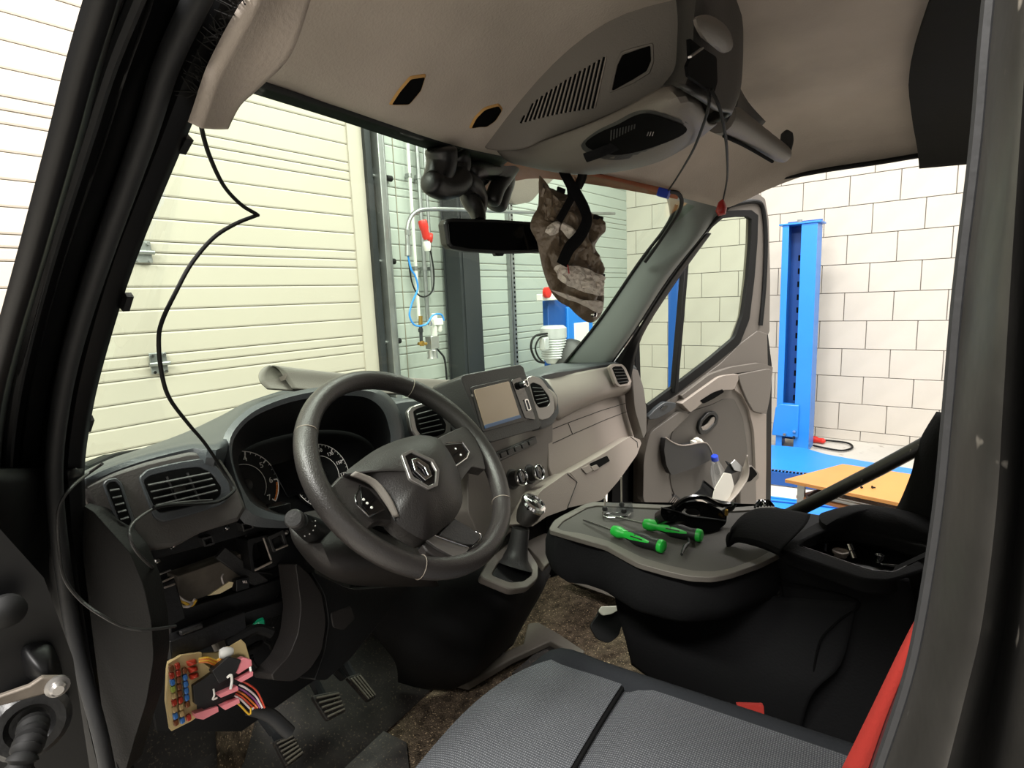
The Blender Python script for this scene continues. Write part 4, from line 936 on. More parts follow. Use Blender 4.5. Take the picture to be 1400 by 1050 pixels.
mk('harness', g_tube(cr([PU.p(a, b, -.01) for a, b in ((340, 968), (356, 972), (372, 980), (385, 992), (396, 1002))], 5), .010, 10), 'seal_black', fb, label='taped black wire harness')
mk('harness', g_tube(cr([PU.p(a, b, -.03) for a, b in ((310, 880), (330, 870), (352, 860), (372, 866))], 5), .008, 8), 'rubber', fb)
# lower centre: black console below the dash
ctr = thing('centre_console', 'black lower console under the steering wheel carrying the gear lever', 'console', (0, .1, .62))
cs = [[(478, 800, .24), (560, 780, .22), (660, 770, .20), (720, 745, .20), (762, 738, .20)],
      [(500, 850, .26), (560, 850, .20), (640, 828, .12), (700, 808, .075), (748, 790, .08)],
      [(540, 900, .26), (570, 905, .20), (620, 910, .14), (660, 905, .10), (715, 850, .10)],
      [(545, 930, .34), (575, 938, .30), (605, 940, .26), (640, 930, .22), (700, 880, .2)]]
mk('console_body', g_grid(smooth_rows([[A(a, b, y=y) for a, b, y in r] for r in cs], 5, 5)), 'console_black', ctr, thick=.01, label='black console body')
cs = [[(560, 780, .20), (620, 762, .20), (700, 735, .20)], [(662, 792, .10), (700, 806, .08), (745, 790, .07)], [(670, 800, .10), (702, 812, .09), (750, 796, .07)]]
PG = Pl(A(705, 770, x=.0), (0, -.55, 1))
frame('boot_frame', PG, [(655, 788), (668, 765), (700, 738), (716, 742), (736, 772), (736, 790), (722, 803), (698, 806)], [(672, 786), (682, 768), (703, 748), (710, 752), (729, 778), (727, 786), (716, 794), (698, 796)], .004, .02, 'plastic', ctr, .25, .003, label='grey surround of the gear lever boot')
slab('boot_base', PG, [(668, 786), (682, 766), (704, 745), (712, 750), (730, 778), (727, 790), (716, 797), (698, 798)], -.006, .01, 'plastic_black', ctr, .2, 0)
slab('console_top', PG, [(715, 742), (745, 728), (765, 735), (770, 752), (745, 775), (738, 765)], -.012, .02, 'trim_grey', ctr, .2, .003)
gl = thing('gear_lever', 'black gear lever with chrome topped knob beside the steering wheel', 'gear lever', A(700, 780, x=.0))
g0, g1 = A(702, 774, x=.0), A(712, 722, x=.03)
mk('boot', g_tube(cr([g0, g0.lerp(g1, .35)+V((.005, 0, 0)), g1], 5), [.050, .046, .040, .035, .031, .028, .026, .025, .024, .023, .022], 16), 'plastic_dark', gl)
PN = A(729, 690, x=.05)
axk = (A(732, 680, x=.05)-A(715, 720, x=.04)).normalized()
axk = (axk+V((0, -.35, .15))).normalized()
kb = A(714, 716, x=.03)
L = (PN-kb).length
mk('knob', g_lathe(kb, PN-kb, [(.017, 0), (.022, L*.15), (.029, L*.45), (.031, L*.75), (.029, L*.95), (.022, L*1.05)], 24), 'leather', gl)
ax2 = ((PN-kb).normalized()+V((-.25, -.6, .6))).normalized()
mk('chrome_ring', g_lathe(PN-ax2*.006, ax2, [(.026, 0), (.0325, .002), (.034, .009), (.031, .015), (.024, .017), (.022, .012)], 28), 'chrome', gl, label='chrome ring')
mk('knob_cap', g_lathe(PN, ax2, [(.023, 0), (.022, .008), (.014, .011), (.001, .012)], 24), 'gloss_black', gl)
mk('shift_pattern', join(g_bar(PN+ax2*.0125-V((.006, 0, 0)), PN+ax2*.0125+V((.006, 0, 0)), .0012, .0006, ax2), *[g_bar(PN+ax2*.0122+V((k*.005, 0, 0))-axk.cross(V((1, 0, 0)))*.005, PN+ax2*.0122+V((k*.005, 0, 0))+axk.cross(V((1, 0, 0)))*.005, .001, .0006, ax2) for k in (-1, 0, 1)]), 'dial_white', gl)['kind'] = 'stuff'
# ---- steering wheel
Wc = V((-.42, 0, 1.38)); wn = V((0, -math.cos(rad(42.3)), math.sin(rad(42.3)))); wu = V((1, 0, 0)); wv = wn.cross(wu)
PWH = Pl(Wc, wn)
sw = thing('steering_wheel', 'large dark grey leather steering wheel with a diamond emblem hub', 'steering wheel', Wc)
ring = []
NS = 96
for i in range(NS):
    a = 2*math.pi*i/NS; c = Wc + (wu*math.cos(a)+wv*math.sin(a))*.1865
    rr_ = (wu*math.cos(a)+wv*math.sin(a)); k = 1+.08*math.exp(-((a-rad(150))**2)/.15)+.08*math.exp(-((a-rad(30))**2)/.15)
    ring.append([c + rr_*math.cos(2*math.pi*j/20)*.0165*k + wn*math.sin(2*math.pi*j/20)*.0185 for j in range(20)])
ring.append(ring[0])
mk('rim', g_grid(ring, True), 'leather', sw, label='smooth dark leather rim')
for px, py in ((411, 590), (560, 527), (684, 685), (574, 772)):
    d = PWH.p(px, py)-Wc; a = math.atan2(d.dot(wv), d.dot(wu)); c = Wc+(wu*math.cos(a)+wv*math.sin(a))*.1865; r_ = wu*math.cos(a)+wv*math.sin(a)
    mk('rim_stitch', g_tube([c+r_*math.cos(2*math.pi*j/20)*.0172+wn*math.sin(2*math.pi*j/20)*.0192 for j in range(20)], .0006, 5, True), 'stitch', sw)
def wplate(name, px, off, dep, m, r=.2, bev=.003, lab=None): return slab(name, PWH, px, off, dep, m, sw, r, bev, lab)
wplate('spoke', [(440, 680), (450, 666), (467, 648), (500, 656), (524, 682), (540, 702), (540, 714), (522, 711), (508, 719), (498, 732), (478, 724), (456, 704)], .008, .018, 'leather', .25, .006, 'left spoke')
wplate('spoke', [(596, 600), (620, 588), (636, 582), (648, 594), (660, 622), (664, 642), (655, 640), (645, 638), (634, 652), (622, 670)], .010, .022, 'leather', .25, .006, 'right spoke')
wplate('spoke', [(584, 738), (618, 706), (646, 722), (656, 735), (645, 752), (624, 764), (600, 764), (584, 754), (578, 745)], .004, .018, 'leather', .2, .005, 'lower spoke')
wplate('spoke_trim', [(582, 737), (592, 731), (642, 748), (636, 758), (622, 762), (600, 750)], .010, .006, 'satin', .15, .002, 'grey lower spoke trim')
wplate('spoke_trim', [(622, 709), (655, 730), (656, 736), (648, 745), (634, 744), (600, 731)], .014, .008, 'plastic_dark', .15, .003)
mk('chrome_line', g_tube([PWH.p(a, b, .0155) for a, b in ((594, 732), (638, 747))], .0012, 6), 'chrome', sw); mk('chrome_line', g_tube(cr([PWH.p(a, b, .017) for a, b in ((646, 748), (656, 740), (658, 731), (650, 726))], 4), .0012, 6), 'chrome', sw)
hubpx = [(471, 648), (493, 629), (515, 614), (537, 604), (556, 598), (573, 595), (596, 598), (609, 610), (620, 628), (627, 645), (631, 665), (632, 687), (622, 708), (606, 722), (594, 732), (580, 738), (563, 730), (548, 720), (538, 710), (532, 694), (520, 677), (506, 662), (490, 652)]
hp_ = cr(PWH.poly(hubpx, .014), 3, True)
hub = mk('hub', g_pillow(hp_, wn, .030, 10, .02, 2.6), 'hub', sw, label='domed airbag cover')
mk('column', g_cyl(Wc-wn*.02, Wc-wn*.16, .05, 24, .06), 'plastic_black', sw)
wplate('hub_base', hubpx, .012, .03, 'plastic_black', 0, .003)
mk('hub_seam', g_tube(cr([PWH.p(a, b, .017) for a, b in ((471, 648), (494, 653), (512, 667), (524, 681), (535, 697), (540, 712))], 4), .0012, 6), 'groove', sw)
mk('hub_flank', g_grid(smooth_rows([[PWH.p(a, b, h) for a, b, h in r] for r in (((478, 650, .0165), (506, 663, .018), (524, 685, .018), (538, 708, .0165)), ((486, 644, .024), (514, 656, .029), (534, 680, .028), (546, 706, .022)))], 4, 3)), 'plastic', sw, thick=.001)
hexa = [(551, 622), (562, 616.5), (592, 629.5), (599, 643), (597, 662), (587, 667), (563, 653)]
eo = .0435
frame('emblem', PWH, [(549, 621), (562, 614), (593, 628), (601, 642), (599, 664), (587, 669), (561, 655)], [(554, 623), (563, 618.5), (590, 631), (596.5, 643), (595, 660), (586, 664), (565, 651)], eo+.003, .006, 'satin', hub, .1, .0008, 'hexagonal emblem ring')
slab('emblem_field', PWH, hexa, eo+.0005, .004, 'gloss_black', hub, .05, 0)
dia = [(563, 627.5), (571, 625.5), (585.5, 635), (591, 650.5), (582, 656.5), (567.5, 643)]; din = [(568, 631.5), (571, 630.8), (580.5, 638.5), (585.5, 649), (582.5, 651.5), (572, 641.5)]
frame('emblem_diamond', PWH, dia, din, eo+.0045, .003, 'chrome', hub, .05, .0006, 'chrome diamond')
mk('emblem_bar', g_bar(PWH.p(566, 630, eo+.004), PWH.p(578, 640, eo+.004), .002, .0012, wn), 'chrome', hub)
# control pods
wplate('button_pod', [(493, 664), (504, 668), (516, 680), (529, 694), (506, 704), (495, 690)], .017, .004, 'gloss_black', .1, .001, 'left button pod')
mk('pod_trim', g_tube([PWH.p(a, b, .018) for a, b in ((492, 664), (486, 681), (488, 690), (504, 706), (526, 696))], .0016, 6), 'chrome', sw)
for a, b in ((497, 683), (502, 688), (508, 694)): mk('button', g_lathe(PWH.p(a, b, .0175), wn, [(.0022, 0), (.002, .0008), (.001, .001)], 12), 'dial_white', sw)
wplate('button_pod', [(606, 608), (632, 606), (640, 618), (637, 625), (622, 636)], .014, .004, 'gloss_black', .15, .001, 'right button pod')
mk('pod_trim', g_tube([PWH.p(a, b, .0155) for a, b in ((610, 606), (632, 604.5), (641, 618), (638, 626), (623, 637))], .0014, 6), 'chrome', sw)
for a, b in ((623, 613.5), (630, 622)): mk('button', g_lathe(PWH.p(a, b, .0145), wn, [(.002, 0), (.0018, .0008), (.001, .001)], 12), 'dial_white', sw)
# stalk
st = thing('control_stalk', 'black light control stalk left of the steering column', 'switch', A(440, 740, y=.06))
s0, s1 = A(402, 709, y=-.005), A(446, 736, y=.10)
mk('stalk_body', g_cyl(s0.lerp(s1, .12), s1, .0125, 20, .026), 'plastic_black', st)
ax_ = (s1-s0).normalized()
mk('stalk_cap', g_lathe(s0-ax_*.004, ax_, [(.001, 0), (.0105, .0005), (.0125, .003), (.0125, .018), (.011, .02)], 24), 'plastic_dark', st)
for i in range(5):
    p = s0.lerp(s1, .26); cc = (CAM-p).normalized(); sd = cc - ax_*cc.dot(ax_); sd.normalize(); tt = ax_.cross(sd)
    q = p + (sd*math.cos((i-2)*.42)+tt*math.sin((i-2)*.42))*.0162
    mk('symbol', g_box(q, (.0035, .0016, .0008), (ax_, tt, sd)), 'dial_white', st)
mk('stalk_collar', g_lathe(s1, -ax_, [(.040, -.01), (.040, .012), (.034, .024), (.024, .03)], 24), 'plastic_black', st)
# loose instrument shroud on the dash top
so = thing('loose_cowl', 'loose curled grey plastic cowl lying on the dashboard behind the wheel', 'trim panel', A(400, 530, y=.4))
yy = .42
a1 = [(366, 532), (360, 522), (362, 511), (370, 503), (380, 500), (389, 506), (395, 520), (400, 532)]
rowsq = []
for k, (dx, dy, ysh) in enumerate(((0, 0, 0), (60, 7, .01), (130, 12, .02), (215, 15, .03), (260, 14, .03))):
    sc_ = 1-.12*k
    rowsq.append([A(a+dx, (b-532)*(1 if k == 0 else sc_)+532+dy*.7-1*k, y=yy+ysh-.0*j) + V((0, .012*math.sin(j/7*math.pi)*2, 0)) for j, (a, b) in enumerate(a1)])
mk('curled_panel', g_grid(smooth_rows(rowsq, 4, 5)), 'plastic', so, thick=.003)
mk('inner_rib', g_prism([A(a, b, y=yy+.01) for a, b in ((381, 516), (388, 513), (391, 519), (384, 521))], V((.01, .004, 0))), 'plastic_light', so)
# wiper arm lying past the left corner of the dash
wp = thing('wiper_arm', 'black wiper arm outside the windshield by the left dashboard corner', 'wiper', A(150, 630, y=.3))
mk('arm', g_tube(cr([A(118, 642, y=.24), A(140, 632, y=.26), (A(160, 624, y=.28)), A(195, 618, y=.33)], 5), .006, 8), 'rubber', wp)
mk('blade', g_bar(A(118, 640, y=.25), A(152, 626, y=.29), .02, .012), 'rubber', wp, bevel=.002)
# ------------------------------------------------------------------ open passenger door
Hd = V((.90, .22, 1.3)); th = rad(62); dd = V((math.sin(th), -math.cos(th), 0)); dn = V((-dd.y*-1, 0, 0))
dn = V((-math.cos(th), -math.sin(th), 0)); dn = V((dd.y, -dd.x, 0)); dn = dn if dn.dot(CAM-Hd) > 0 else -dn
PDr = Pl(Hd, dn)
pd = thing('passenger_door', 'open grey lined passenger door with framed window, pocket and pull handle', 'van door', (.90, .22, .7))
def ds(name, px, off, dep, m, r=.2, bev=.004, lab=None): return slab(name, PDr, px, off, dep, m, pd, r, bev, lab)
ds('door_panel', [(876, 712), (877, 627), (884, 590), (886, 572), (910, 549), (926, 540), (965, 512), (985, 497), (1012, 470), (1036, 452), (1049, 456), (1050, 500), (1057, 502), (1053, 543), (1048, 568), (1048, 640), (1046, 720)], 0, .05, 'plastic', .08, .008, 'grey door lining')
ds('outer_skin', [(872, 740), (872, 600), (882, 560), (920, 535), (1050, 452), (1056, 500), (1054, 740)], -.05, .03, 'body_black', .05, .01, 'black outer door skin')
# upper frame around the glass
fo = [(862, 452), (886, 420), (934, 338), (968, 296), (984, 280), (1010, 270), (1036, 264), (1046, 272), (1051, 300), (1053, 380), (1052, 456), (1020, 480), (985, 505), (926, 545), (886, 574), (872, 560)]
fi = [(869, 440), (890, 418), (938, 350), (972, 306), (988, 293), (1010, 291), (1026, 291), (1033, 297), (1032, 330), (1028, 380), (1021, 434), (1009, 466), (976, 494), (924, 534), (884, 562), (873, 548)]
frame('window_frame', PDr, fo, fi, -.005, .05, 'plastic', pd, .12, .004, 'grey window frame')
fi2 = [(874, 444), (893, 423), (941, 355), (974, 311), (989, 298), (1010, 296), (1022, 296), (1028, 300), (1027, 330), (1023, 380), (1016, 430), (1005, 461), (972, 489), (920, 529), (886, 554), (877, 544)]
fo2 = [(867, 443), (888, 418), (936, 348), (970, 304), (986, 289), (1010, 287), (1028, 287), (1037, 294), (1036, 330), (1032, 380), (1025, 437), (1012, 470), (978, 498), (926, 538), (886, 566), (871, 550)]
frame('window_seal', PDr, fo2, fi2, .001, .02, 'rubber', pd, .12, .002, 'black rubber window seal')
mk('door_seal', g_tube(cr([PDr.p(a, b, .003) for a, b in ((984, 286), (1010, 278), (1036, 276), (1044, 290), (1047, 330), (1045, 390), (1040, 445))], 5), .010, 8), 'rubber', pd)
mk('window_divider', g_bar(PDr.p(937, 350, .004), PDr.p(921, 537, .004), .02, .03, dn), 'rubber', pd, bevel=.003, label='black bar between small and large pane')
mk('glass_pane', g_prism(PDr.poly([(940, 346), (972, 306), (988, 292), (1028, 292), (1032, 330), (1022, 434), (1008, 468), (922, 534)], -.015), -dn*.004), 'side_glass', pd, smooth=False, label='large door window pane')
mk('glass_pane', g_prism(PDr.poly([(868, 442), (932, 356), (916, 538), (884, 562), (872, 548)], -.015), -dn*.004), 'side_glass', pd, smooth=False, label='small front quarter pane')
# sail panel between pillar and quarter glass, mirror control pod
ds('switch_pod', [(886, 570), (898, 558), (910, 549), (925, 551), (924, 557), (912, 566), (898, 573), (888, 574)], .022, .03, 'plastic_blue', .3, .003, 'raised switch pod')
ds('mirror_switch', [(903, 560), (908, 554), (914, 555), (909, 561)], .026, .006, 'gloss_black', .2, .001)
ds('arm_rest', [(932, 552), (958, 533), (985, 514), (1009, 511), (1010, 519), (1004, 533), (990, 533), (975, 538), (950, 560), (944, 564), (938, 558)], .035, .05, 'plastic_light', .25, .008, 'sloping armrest with pull grip')
ds('grip_recess', [(957, 548), (974, 537), (988, 532), (990, 536), (976, 545), (962, 552)], .0365, .004, 'void', .3, 0)
ds('upper_ridge', [(932, 541), (970, 512), (1000, 502), (1039, 496), (1055, 501), (1056, 504), (1008, 510), (984, 513), (950, 537), (936, 547)], .020, .05, 'plastic', .2, .005)
ds('rear_bulge', [(1009, 512), (1056, 503), (1053, 543), (1049, 560), (1040, 565), (1030, 562), (1022, 548), (1013, 527)], .026, .05, 'plastic', .2, .010, 'raised rear corner of the lining')
ds('lining_rim', [(1004, 533), (1014, 540), (1024, 560), (1031, 590), (1033, 640), (1034, 712), (1047, 712), (1048, 566), (1040, 566), (1028, 562), (1016, 536), (1010, 520)], .014, .03, 'plastic_light', .15, .005)
ds('lining_recess', [(917, 596), (928, 574), (945, 562), (974, 553), (990, 545), (1004, 545), (1016, 570), (1022, 610), (1023, 650), (1010, 700), (930, 700), (916, 660)], .003, .006, 'door_recess_shaded', .25, .002, 'centre of the lining, recess shade in its colour')
ds('lining_front', [(879, 690), (880, 628), (888, 592), (930, 562), (944, 566), (918, 592), (908, 605), (912, 650), (922, 690)], .018, .04, 'plastic', .25, .008)
frame('handle_ring', PDr, [(955, 586), (957, 576), (968, 564), (978, 562), (983, 570), (981, 580), (970, 592), (959, 595)], [(959, 585), (961, 577), (970, 568), (976, 567), (979, 572), (977, 578), (968, 587), (961, 589)], .018, .016, 'plastic_black', pd, .3, .003, 'dark ring of the inner door handle')
ds('handle_recess', [(957, 586), (960, 576), (970, 567), (978, 566), (980, 572), (978, 580), (968, 590), (960, 591)], .006, .004, 'void', .3, 0)
ds('door_handle', [(959, 585), (968, 580), (975, 570), (979, 570), (978, 579), (969, 588), (961, 589)], .014, .008, 'plastic_light', .3, .002, 'grey inner door handle')
ds('pocket', [(910, 598), (922, 606), (936, 610), (962, 605), (969, 610), (975, 622), (978, 626), (950, 640), (918, 650), (911, 636), (908, 616)], .045, .045, 'plastic_dark', .2, .01, 'upper door pocket')
mk('pocket_lip', g_tube(cr([PDr.p(a, b, .046) for a, b in ((910, 598), (922, 606), (936, 609), (962, 605), (970, 611), (975, 622))], 4), .003, 8), 'plastic_light', pd)
ds('bottle_pocket', [(1021, 640), (1028, 636), (1038, 646), (1038, 654), (1034, 658), (1034, 712), (1012, 712), (1012, 668)], .03, .03, 'plastic', .2, .005, 'lower pocket')
ds('pocket_opening', [(1022, 640), (1028, 638), (1036, 648), (1026, 658), (1016, 660)], .0315, .003, 'void', .2, 0)
ds('speaker_grille', [(905, 697), (924, 676), (932, 682), (932, 700), (910, 706)], .020, .02, 'plastic_dark', .2, .003, 'speaker grille ribs')
for i in range(5): mk('grille_rib', g_bar(PDr.p(908+4*i, 698-1*i, .022), PDr.p(922+2*i, 679+1.5*i, .022), .002, .003, dn), 'plastic_light', pd)
for i, (a, b) in enumerate(((949, 606), (953, 603), (957, 605))):
    tag(mk('crumpled_tissue', g_pillow(PDr.poly([(a-3, b-3), (a+2, b-5), (a+5, b-1), (a+4, b+4), (a-3, b+4)], .03), dn, .01), 'paper'), ('left', 'middle', 'right')[i]+' bit of crumpled white tissue in the upper door pocket', 'tissue', 'tissue bits in the door pocket')
# bottle in the pocket and loose cowl half leaning on it
o = thing('water_bottle', 'clear plastic water bottle with blue cap in the passenger door pocket', 'bottle', PDr.p(975, 665, .06))
b0, b1 = PDr.p(990, 690, .05), PDr.p(976, 620, .085); bx_ = (b1-b0); BL = bx_.length
mk('bottle_body', g_lathe(b0, bx_, [(.03, 0), (.034, .005), (.034, BL*.2), (.031, BL*.25), (.034, BL*.3), (.034, BL*.6), (.03, BL*.7), (.016, BL*.86), (.013, BL*.9)], 24), 'bottle_plastic', o)
mk('bottle_cap', g_lathe(b0+bx_*.88, bx_, [(.0155, 0), (.0155, .02), (.013, .023), (.001, .023)], 20), 'cap_blue', o)
PQ = Pl(A(1000, 660, y=-.30), (-.5, -.7, .3))
o = thing('cowl_half', 'curved grey shell with pale inner plate standing on the folded seat', 'trim panel', PQ.p(1000, 705))
sh = [[(1021, 622, .01), (1024, 640, .01), (1022, 655, .012), (1010, 674, .012), (992, 692, .014), (980, 696, .014), (960, 690, .012), (944, 678, .01)],
      [(1022, 622, -.02), (1016, 640, -.02), (1012, 654, -.03), (1000, 670, -.03), (988, 686, -.02), (976, 690, -.02), (962, 684, -.02), (948, 676, -.01)]]
mk('shell', g_grid(smooth_rows([[PQ.p(a, b, h) for a, b, h in r] for r in sh], 4, 5)), 'plastic_light', o, thick=.003, label='grey curved outer shell')
slab('inner_plate', PQ, [(977, 668), (990, 646), (1000, 648), (1004, 664), (997, 682), (992, 686), (974, 682)], -.008, .003, 'paper', o, .08, .001, 'pale inner plate')
slab('inner_plate', PQ, [(999, 634), (1005, 628), (1015, 638), (1013, 645), (1004, 643)], -.008, .003, 'aluminium', o, .1, .001)
slab('bracket', PQ, [(962, 656), (975, 666), (977, 671), (988, 650), (996, 636), (992, 630), (1000, 634), (1010, 644), (1000, 648), (990, 648), (978, 672), (974, 684), (992, 692), (968, 690), (944, 680), (958, 668)], -.014, .004, 'plastic_black', o, .08, .001, 'black bracket')
mk('pin', g_bar(PQ.p(962, 658, .0), PQ.p(976, 670, .0), .003, .006), 'plastic_black', o)
# ------------------------------------------------------------------ driver seat
ds_ = thing('driver_seat', 'driver seat with grey woven cushion and black side bolsters', 'seat', (-.40, -.4, .62))
ZS = .965
def seat_pt(x, y):
    # cushion top height over the plan: crowned, front rounded down
    f = max(0, (y+.16)/.14); f = min(1, f)
    z = ZS - .075*f**2.2
    u = (x+.40)/.26; z -= .016*u*u
    return V((x, y, z))
xa = [-.68+.46*i/20 for i in range(21)]
frontY = lambda x: -.028-.10*((x+.46)/.22)**2*(.12 if x < -.46 else 1)
rows = []
for j in range(25):
    t = j/24; row = []
    for x in xa:
        y = frontY(x)*(1-t) + (-.30)*t; row.append(seat_pt(x, y) + (V((0, -.012, -.03*(1-t*6)**2)) if t < .166 else V((0, 0, 0))))
    rows.append(row)
mk('cushion', g_grid(rows), 'fabric', ds_, label='grey woven front cushion')
rows2 = []
for j in range(20):
    t = j/19; row = []
    for x in xa:
        y = -.304*(1-t)+(-.80)*t; p = seat_pt(x, y); e = min(1, t*9); row.append(p + V((0, 0, -.012*(1-e)**2 + .006*e)))
    rows2.append(row)
mk('cushion', g_grid(rows2), 'fabric', ds_, label='grey woven rear cushion')
mk('cushion_seam', g_tube([seat_pt(x, -.302)+V((0, 0, -.006)) for x in xa], .004, 8), 'seat_black', ds_)
fr_ = []
for x in [-.71+.54*i/16 for i in range(17)]:
    y = frontY(max(-.68, min(-.22, x))); fr_.append(V((x, y-.004, ZS-.10)))
mk('front_skirt', g_grid([[p+V((0, -.002, .0)) for p in fr_], [p+V((0, .012, -.05)) for p in fr_], [p+V((0, -.01, -.2)) for p in fr_]]), 'seat_black', ds_, thick=.01, label='black fabric seat front')
bol = []
for j, y in enumerate((-.10, -.16, -.26, -.38, -.5, -.65, -.85)):
    e = 0 if j else .05
    bol.append([V((-.248, y, ZS-.012-e*.8)), V((-.232, y, ZS+.002-e)), V((-.208, y, ZS+.0-e)), V((-.184, y, ZS-.024-e)), V((-.172, y, ZS-.07)), V((-.172, y, ZS-.2))])
mk('side_bolster', g_grid(smooth_rows(bol, 4, 4)), 'bolster', ds_, label='black fabric side bolster')
bol = [[V((-1.0*.8+(-.0)+(v.x+.8-.66+.66)*0, v.y, v.z)) for v in r] for r in bol]
mk('side_bolster', g_grid(smooth_rows([[V((-.66-.095*k/5, y, ZS+(.0, .004, .0, -.02, -.07, -.2)[k]-(.05 if j == 0 else 0)))for k in range(6)] for j, y in enumerate((-.10, -.16, -.26, -.38, -.5, -.58))], 3, 3)), 'bolster', ds_)
mk('seat_base', g_box((-.42, -.5, .70), (.46, .6, .2)), 'plastic_black', ds_, bevel=.02)
# backrest with red side
PRd = Pl((-.62, -.62, 1.2), (-.2, -1, 0))
rd = [A(1262, 838, x=-.50), A(1236, 880, x=-.50), A(1196, 960, x=-.50), A(1146, 1060, x=-.50)]
r2_ = [A(1266, 900, x=-.48), A(1252, 950, x=-.48), A(1236, 1000, x=-.48), A(1222, 1060, x=-.48)]
rm_ = [A(1256, 860, x=-.505), A(1240, 910, x=-.505), A(1212, 980, x=-.505), A(1184, 1060, x=-.505)]
mk('backrest_side', g_grid(smooth_rows([rd, rm_], 4, 1)), 'red_cloth', ds_, thick=.006, label='bright red backrest side panel')
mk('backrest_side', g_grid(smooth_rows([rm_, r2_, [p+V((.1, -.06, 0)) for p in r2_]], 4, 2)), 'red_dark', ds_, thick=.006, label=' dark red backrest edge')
mk('backrest', g_box((-.40, -.90, 1.26), (.46, .14, .66), (V((1, 0, 0)), V((0, 1, -.12)).normalized(), V((0, .12, 1)).normalized())), 'seat_black', ds_, bevel=.05, bseg=4, label='black driver backrest')
# second row / passenger bench backrest with dark red edge, seen above the tray
# ------------------------------------------------------------------ double passenger seat with folded backrest tray
bench = thing('passenger_bench', 'black double passenger seat with middle backrest folded into a grey tray', 'seat', (.4, -.4, .62))
PTy = Pl((.2, -.2, 1.10), (0, 0, 1))
trp = [(750, 724), (757, 712), (768, 705), (800, 689), (812, 686), (905, 690), (1000, 694), (1052, 690), (1075, 700), (1072, 735), (1068, 756), (1040, 770), (1000, 784), (975, 789), (945, 788), (912, 781), (872, 770), (846, 756), (828, 746), (792, 736), (762, 731)]
tri = [(762, 721), (770, 712), (802, 694), (815, 691), (905, 695), (1000, 699), (1045, 696), (1066, 703), (1063, 735), (1058, 750), (1036, 763), (998, 777), (975, 781), (948, 780), (916, 773), (878, 762), (852, 749), (832, 739), (796, 729), (768, 725)]
trp = trp[:20]
mk('tray_rim', g_ring(PTy.poly(rp(trp, .25, 3), .006), PTy.poly(rp(tri, .25, 3), .004), V((0, 0, -.012))), 'tray_rim', bench, bevel=.003, label='raised lighter tray rim')
mk('tray', g_prism(PTy.poly(rp(trp, .25, 3), 0), V((0, 0, -.010))), 'tray_top', bench, label='grey tray surface')
low = [(746, 728), (752, 716), (768, 707), (812, 688), (1052, 692), (1080, 700), (1078, 760), (1000, 792), (940, 796), (870, 780), (840, 764), (820, 752), (788, 742), (758, 740)]
a_ = PTy.poly(rp(low, .3, 3), -.014); c_ = sum(a_, V((0, 0, 0)))/len(a_)
rowsb = [[c_+(p-c_)*.97+V((0, 0, .008)) for p in a_], [c_+(p-c_)*1.015-V((0, 0, .02)) for p in a_], [c_+(p-c_)*1.02-V((0, 0, .055)) for p in a_], [c_+(p-c_)*.97-V((0, 0, .088)) for p in a_], [c_+(p-c_)*.86-V((0, 0, .105)) for p in a_]]
vv, ff = g_grid(rowsb, True); ff.append(tuple(range(len(vv)-1, len(vv)-len(a_)-1, -1)))
mk('folded_backrest', (vv, ff), 'seat_black', bench, label='black folded backrest padding')
# bench cushion and side
sd = [[(840, 792, .13), (900, 806, .13), (980, 812, .12), (1080, 816, .12), (1172, 822, .10)],
      [(846, 830, .12), (910, 842, .105), (1000, 870, .09), (1080, 895, .09), (1150, 905, .09)],
      [(858, 872, .12), (920, 900, .10), (1000, 925, .09), (1060, 942, .08), (1108, 950, .08)],
      [(866, 905, .14), (930, 950, .13), (1000, 985, .12), (1050, 1010, .11), (1090, 1020, .11)]]
mk('bench_side', g_grid(smooth_rows([[A(a, b, x=x) for a, b, x in r] for r in sd], 5, 5)), 'seat_black', bench, thick=.02, label='black fabric side of the double seat')
mk('rear_panel', g_prism([A(a, b, x=.16) for a, b in ((1225, 780), (1310, 740), (1330, 1070), (1120, 1070), (1160, 900))], V((.02, 0, 0))), 'seat_black', bench)
mk('bench_cushion', g_box((.45, -.42, .90), (.62, .55, .14)), 'seat_black', bench, bevel=.04, bseg=4)
mk('bench_base', g_box((.45, -.45, .72), (.55, .5, .24)), 'plastic_black', bench, bevel=.03)
mk('side_piping', g_tube(cr([A(a, b, x=x-.004) for a, b, x in ((846, 824, .12), (910, 848, .105), (1000, 878, .09), (1100, 906, .085))], 5), .0018, 6), 'plastic_dark', bench)
mk('side_seam', g_tube(cr([A(a, b, x=x) for a, b, x in ((980, 783, .10), (1060, 793, .10), (1172, 820, .095), (1145, 850, .085), (1120, 880, .08), (1108, 950, .075))], 5), .002, 6), 'void', bench)
# rear black block with the storage bin
PBn = Pl((.2, -.6, 1.115), (0, 0, 1))
blk = rp([(1062, 750), (1075, 738), (1112, 716), (1150, 698), (1225, 703), (1300, 724), (1290, 770), (1215, 794), (1180, 792)], .25, 4)
opn = rp([(1092, 745), (1098, 738), (1120, 727), (1150, 722), (1215, 733), (1268, 748), (1262, 762), (1222, 782), (1190, 779)], .25, 4)
mk('bin_top', g_ring(PBn.poly(blk, 0), PBn.poly(opn, .004), V((0, 0, -.03))), 'seat_black', bench, bevel=.005, label='black moulded storage bin')
mk('bin_floor', g_prism(PBn.poly(opn, -.05), V((0, 0, -.01))), 'plastic_black', bench)
w0 = PBn.poly(opn, -.01); w1 = [p-V((0, 0, .045)) for p in w0]
mk('bin_wall', g_grid([w0, w1], True), 'plastic_black', bench, thick=.003)
bs = [A(1063, 750, z=1.110), A(1072, 756, z=1.110), A(1110, 770, z=1.110), A(1180, 792, z=1.110), A(1240, 790, z=1.110)]
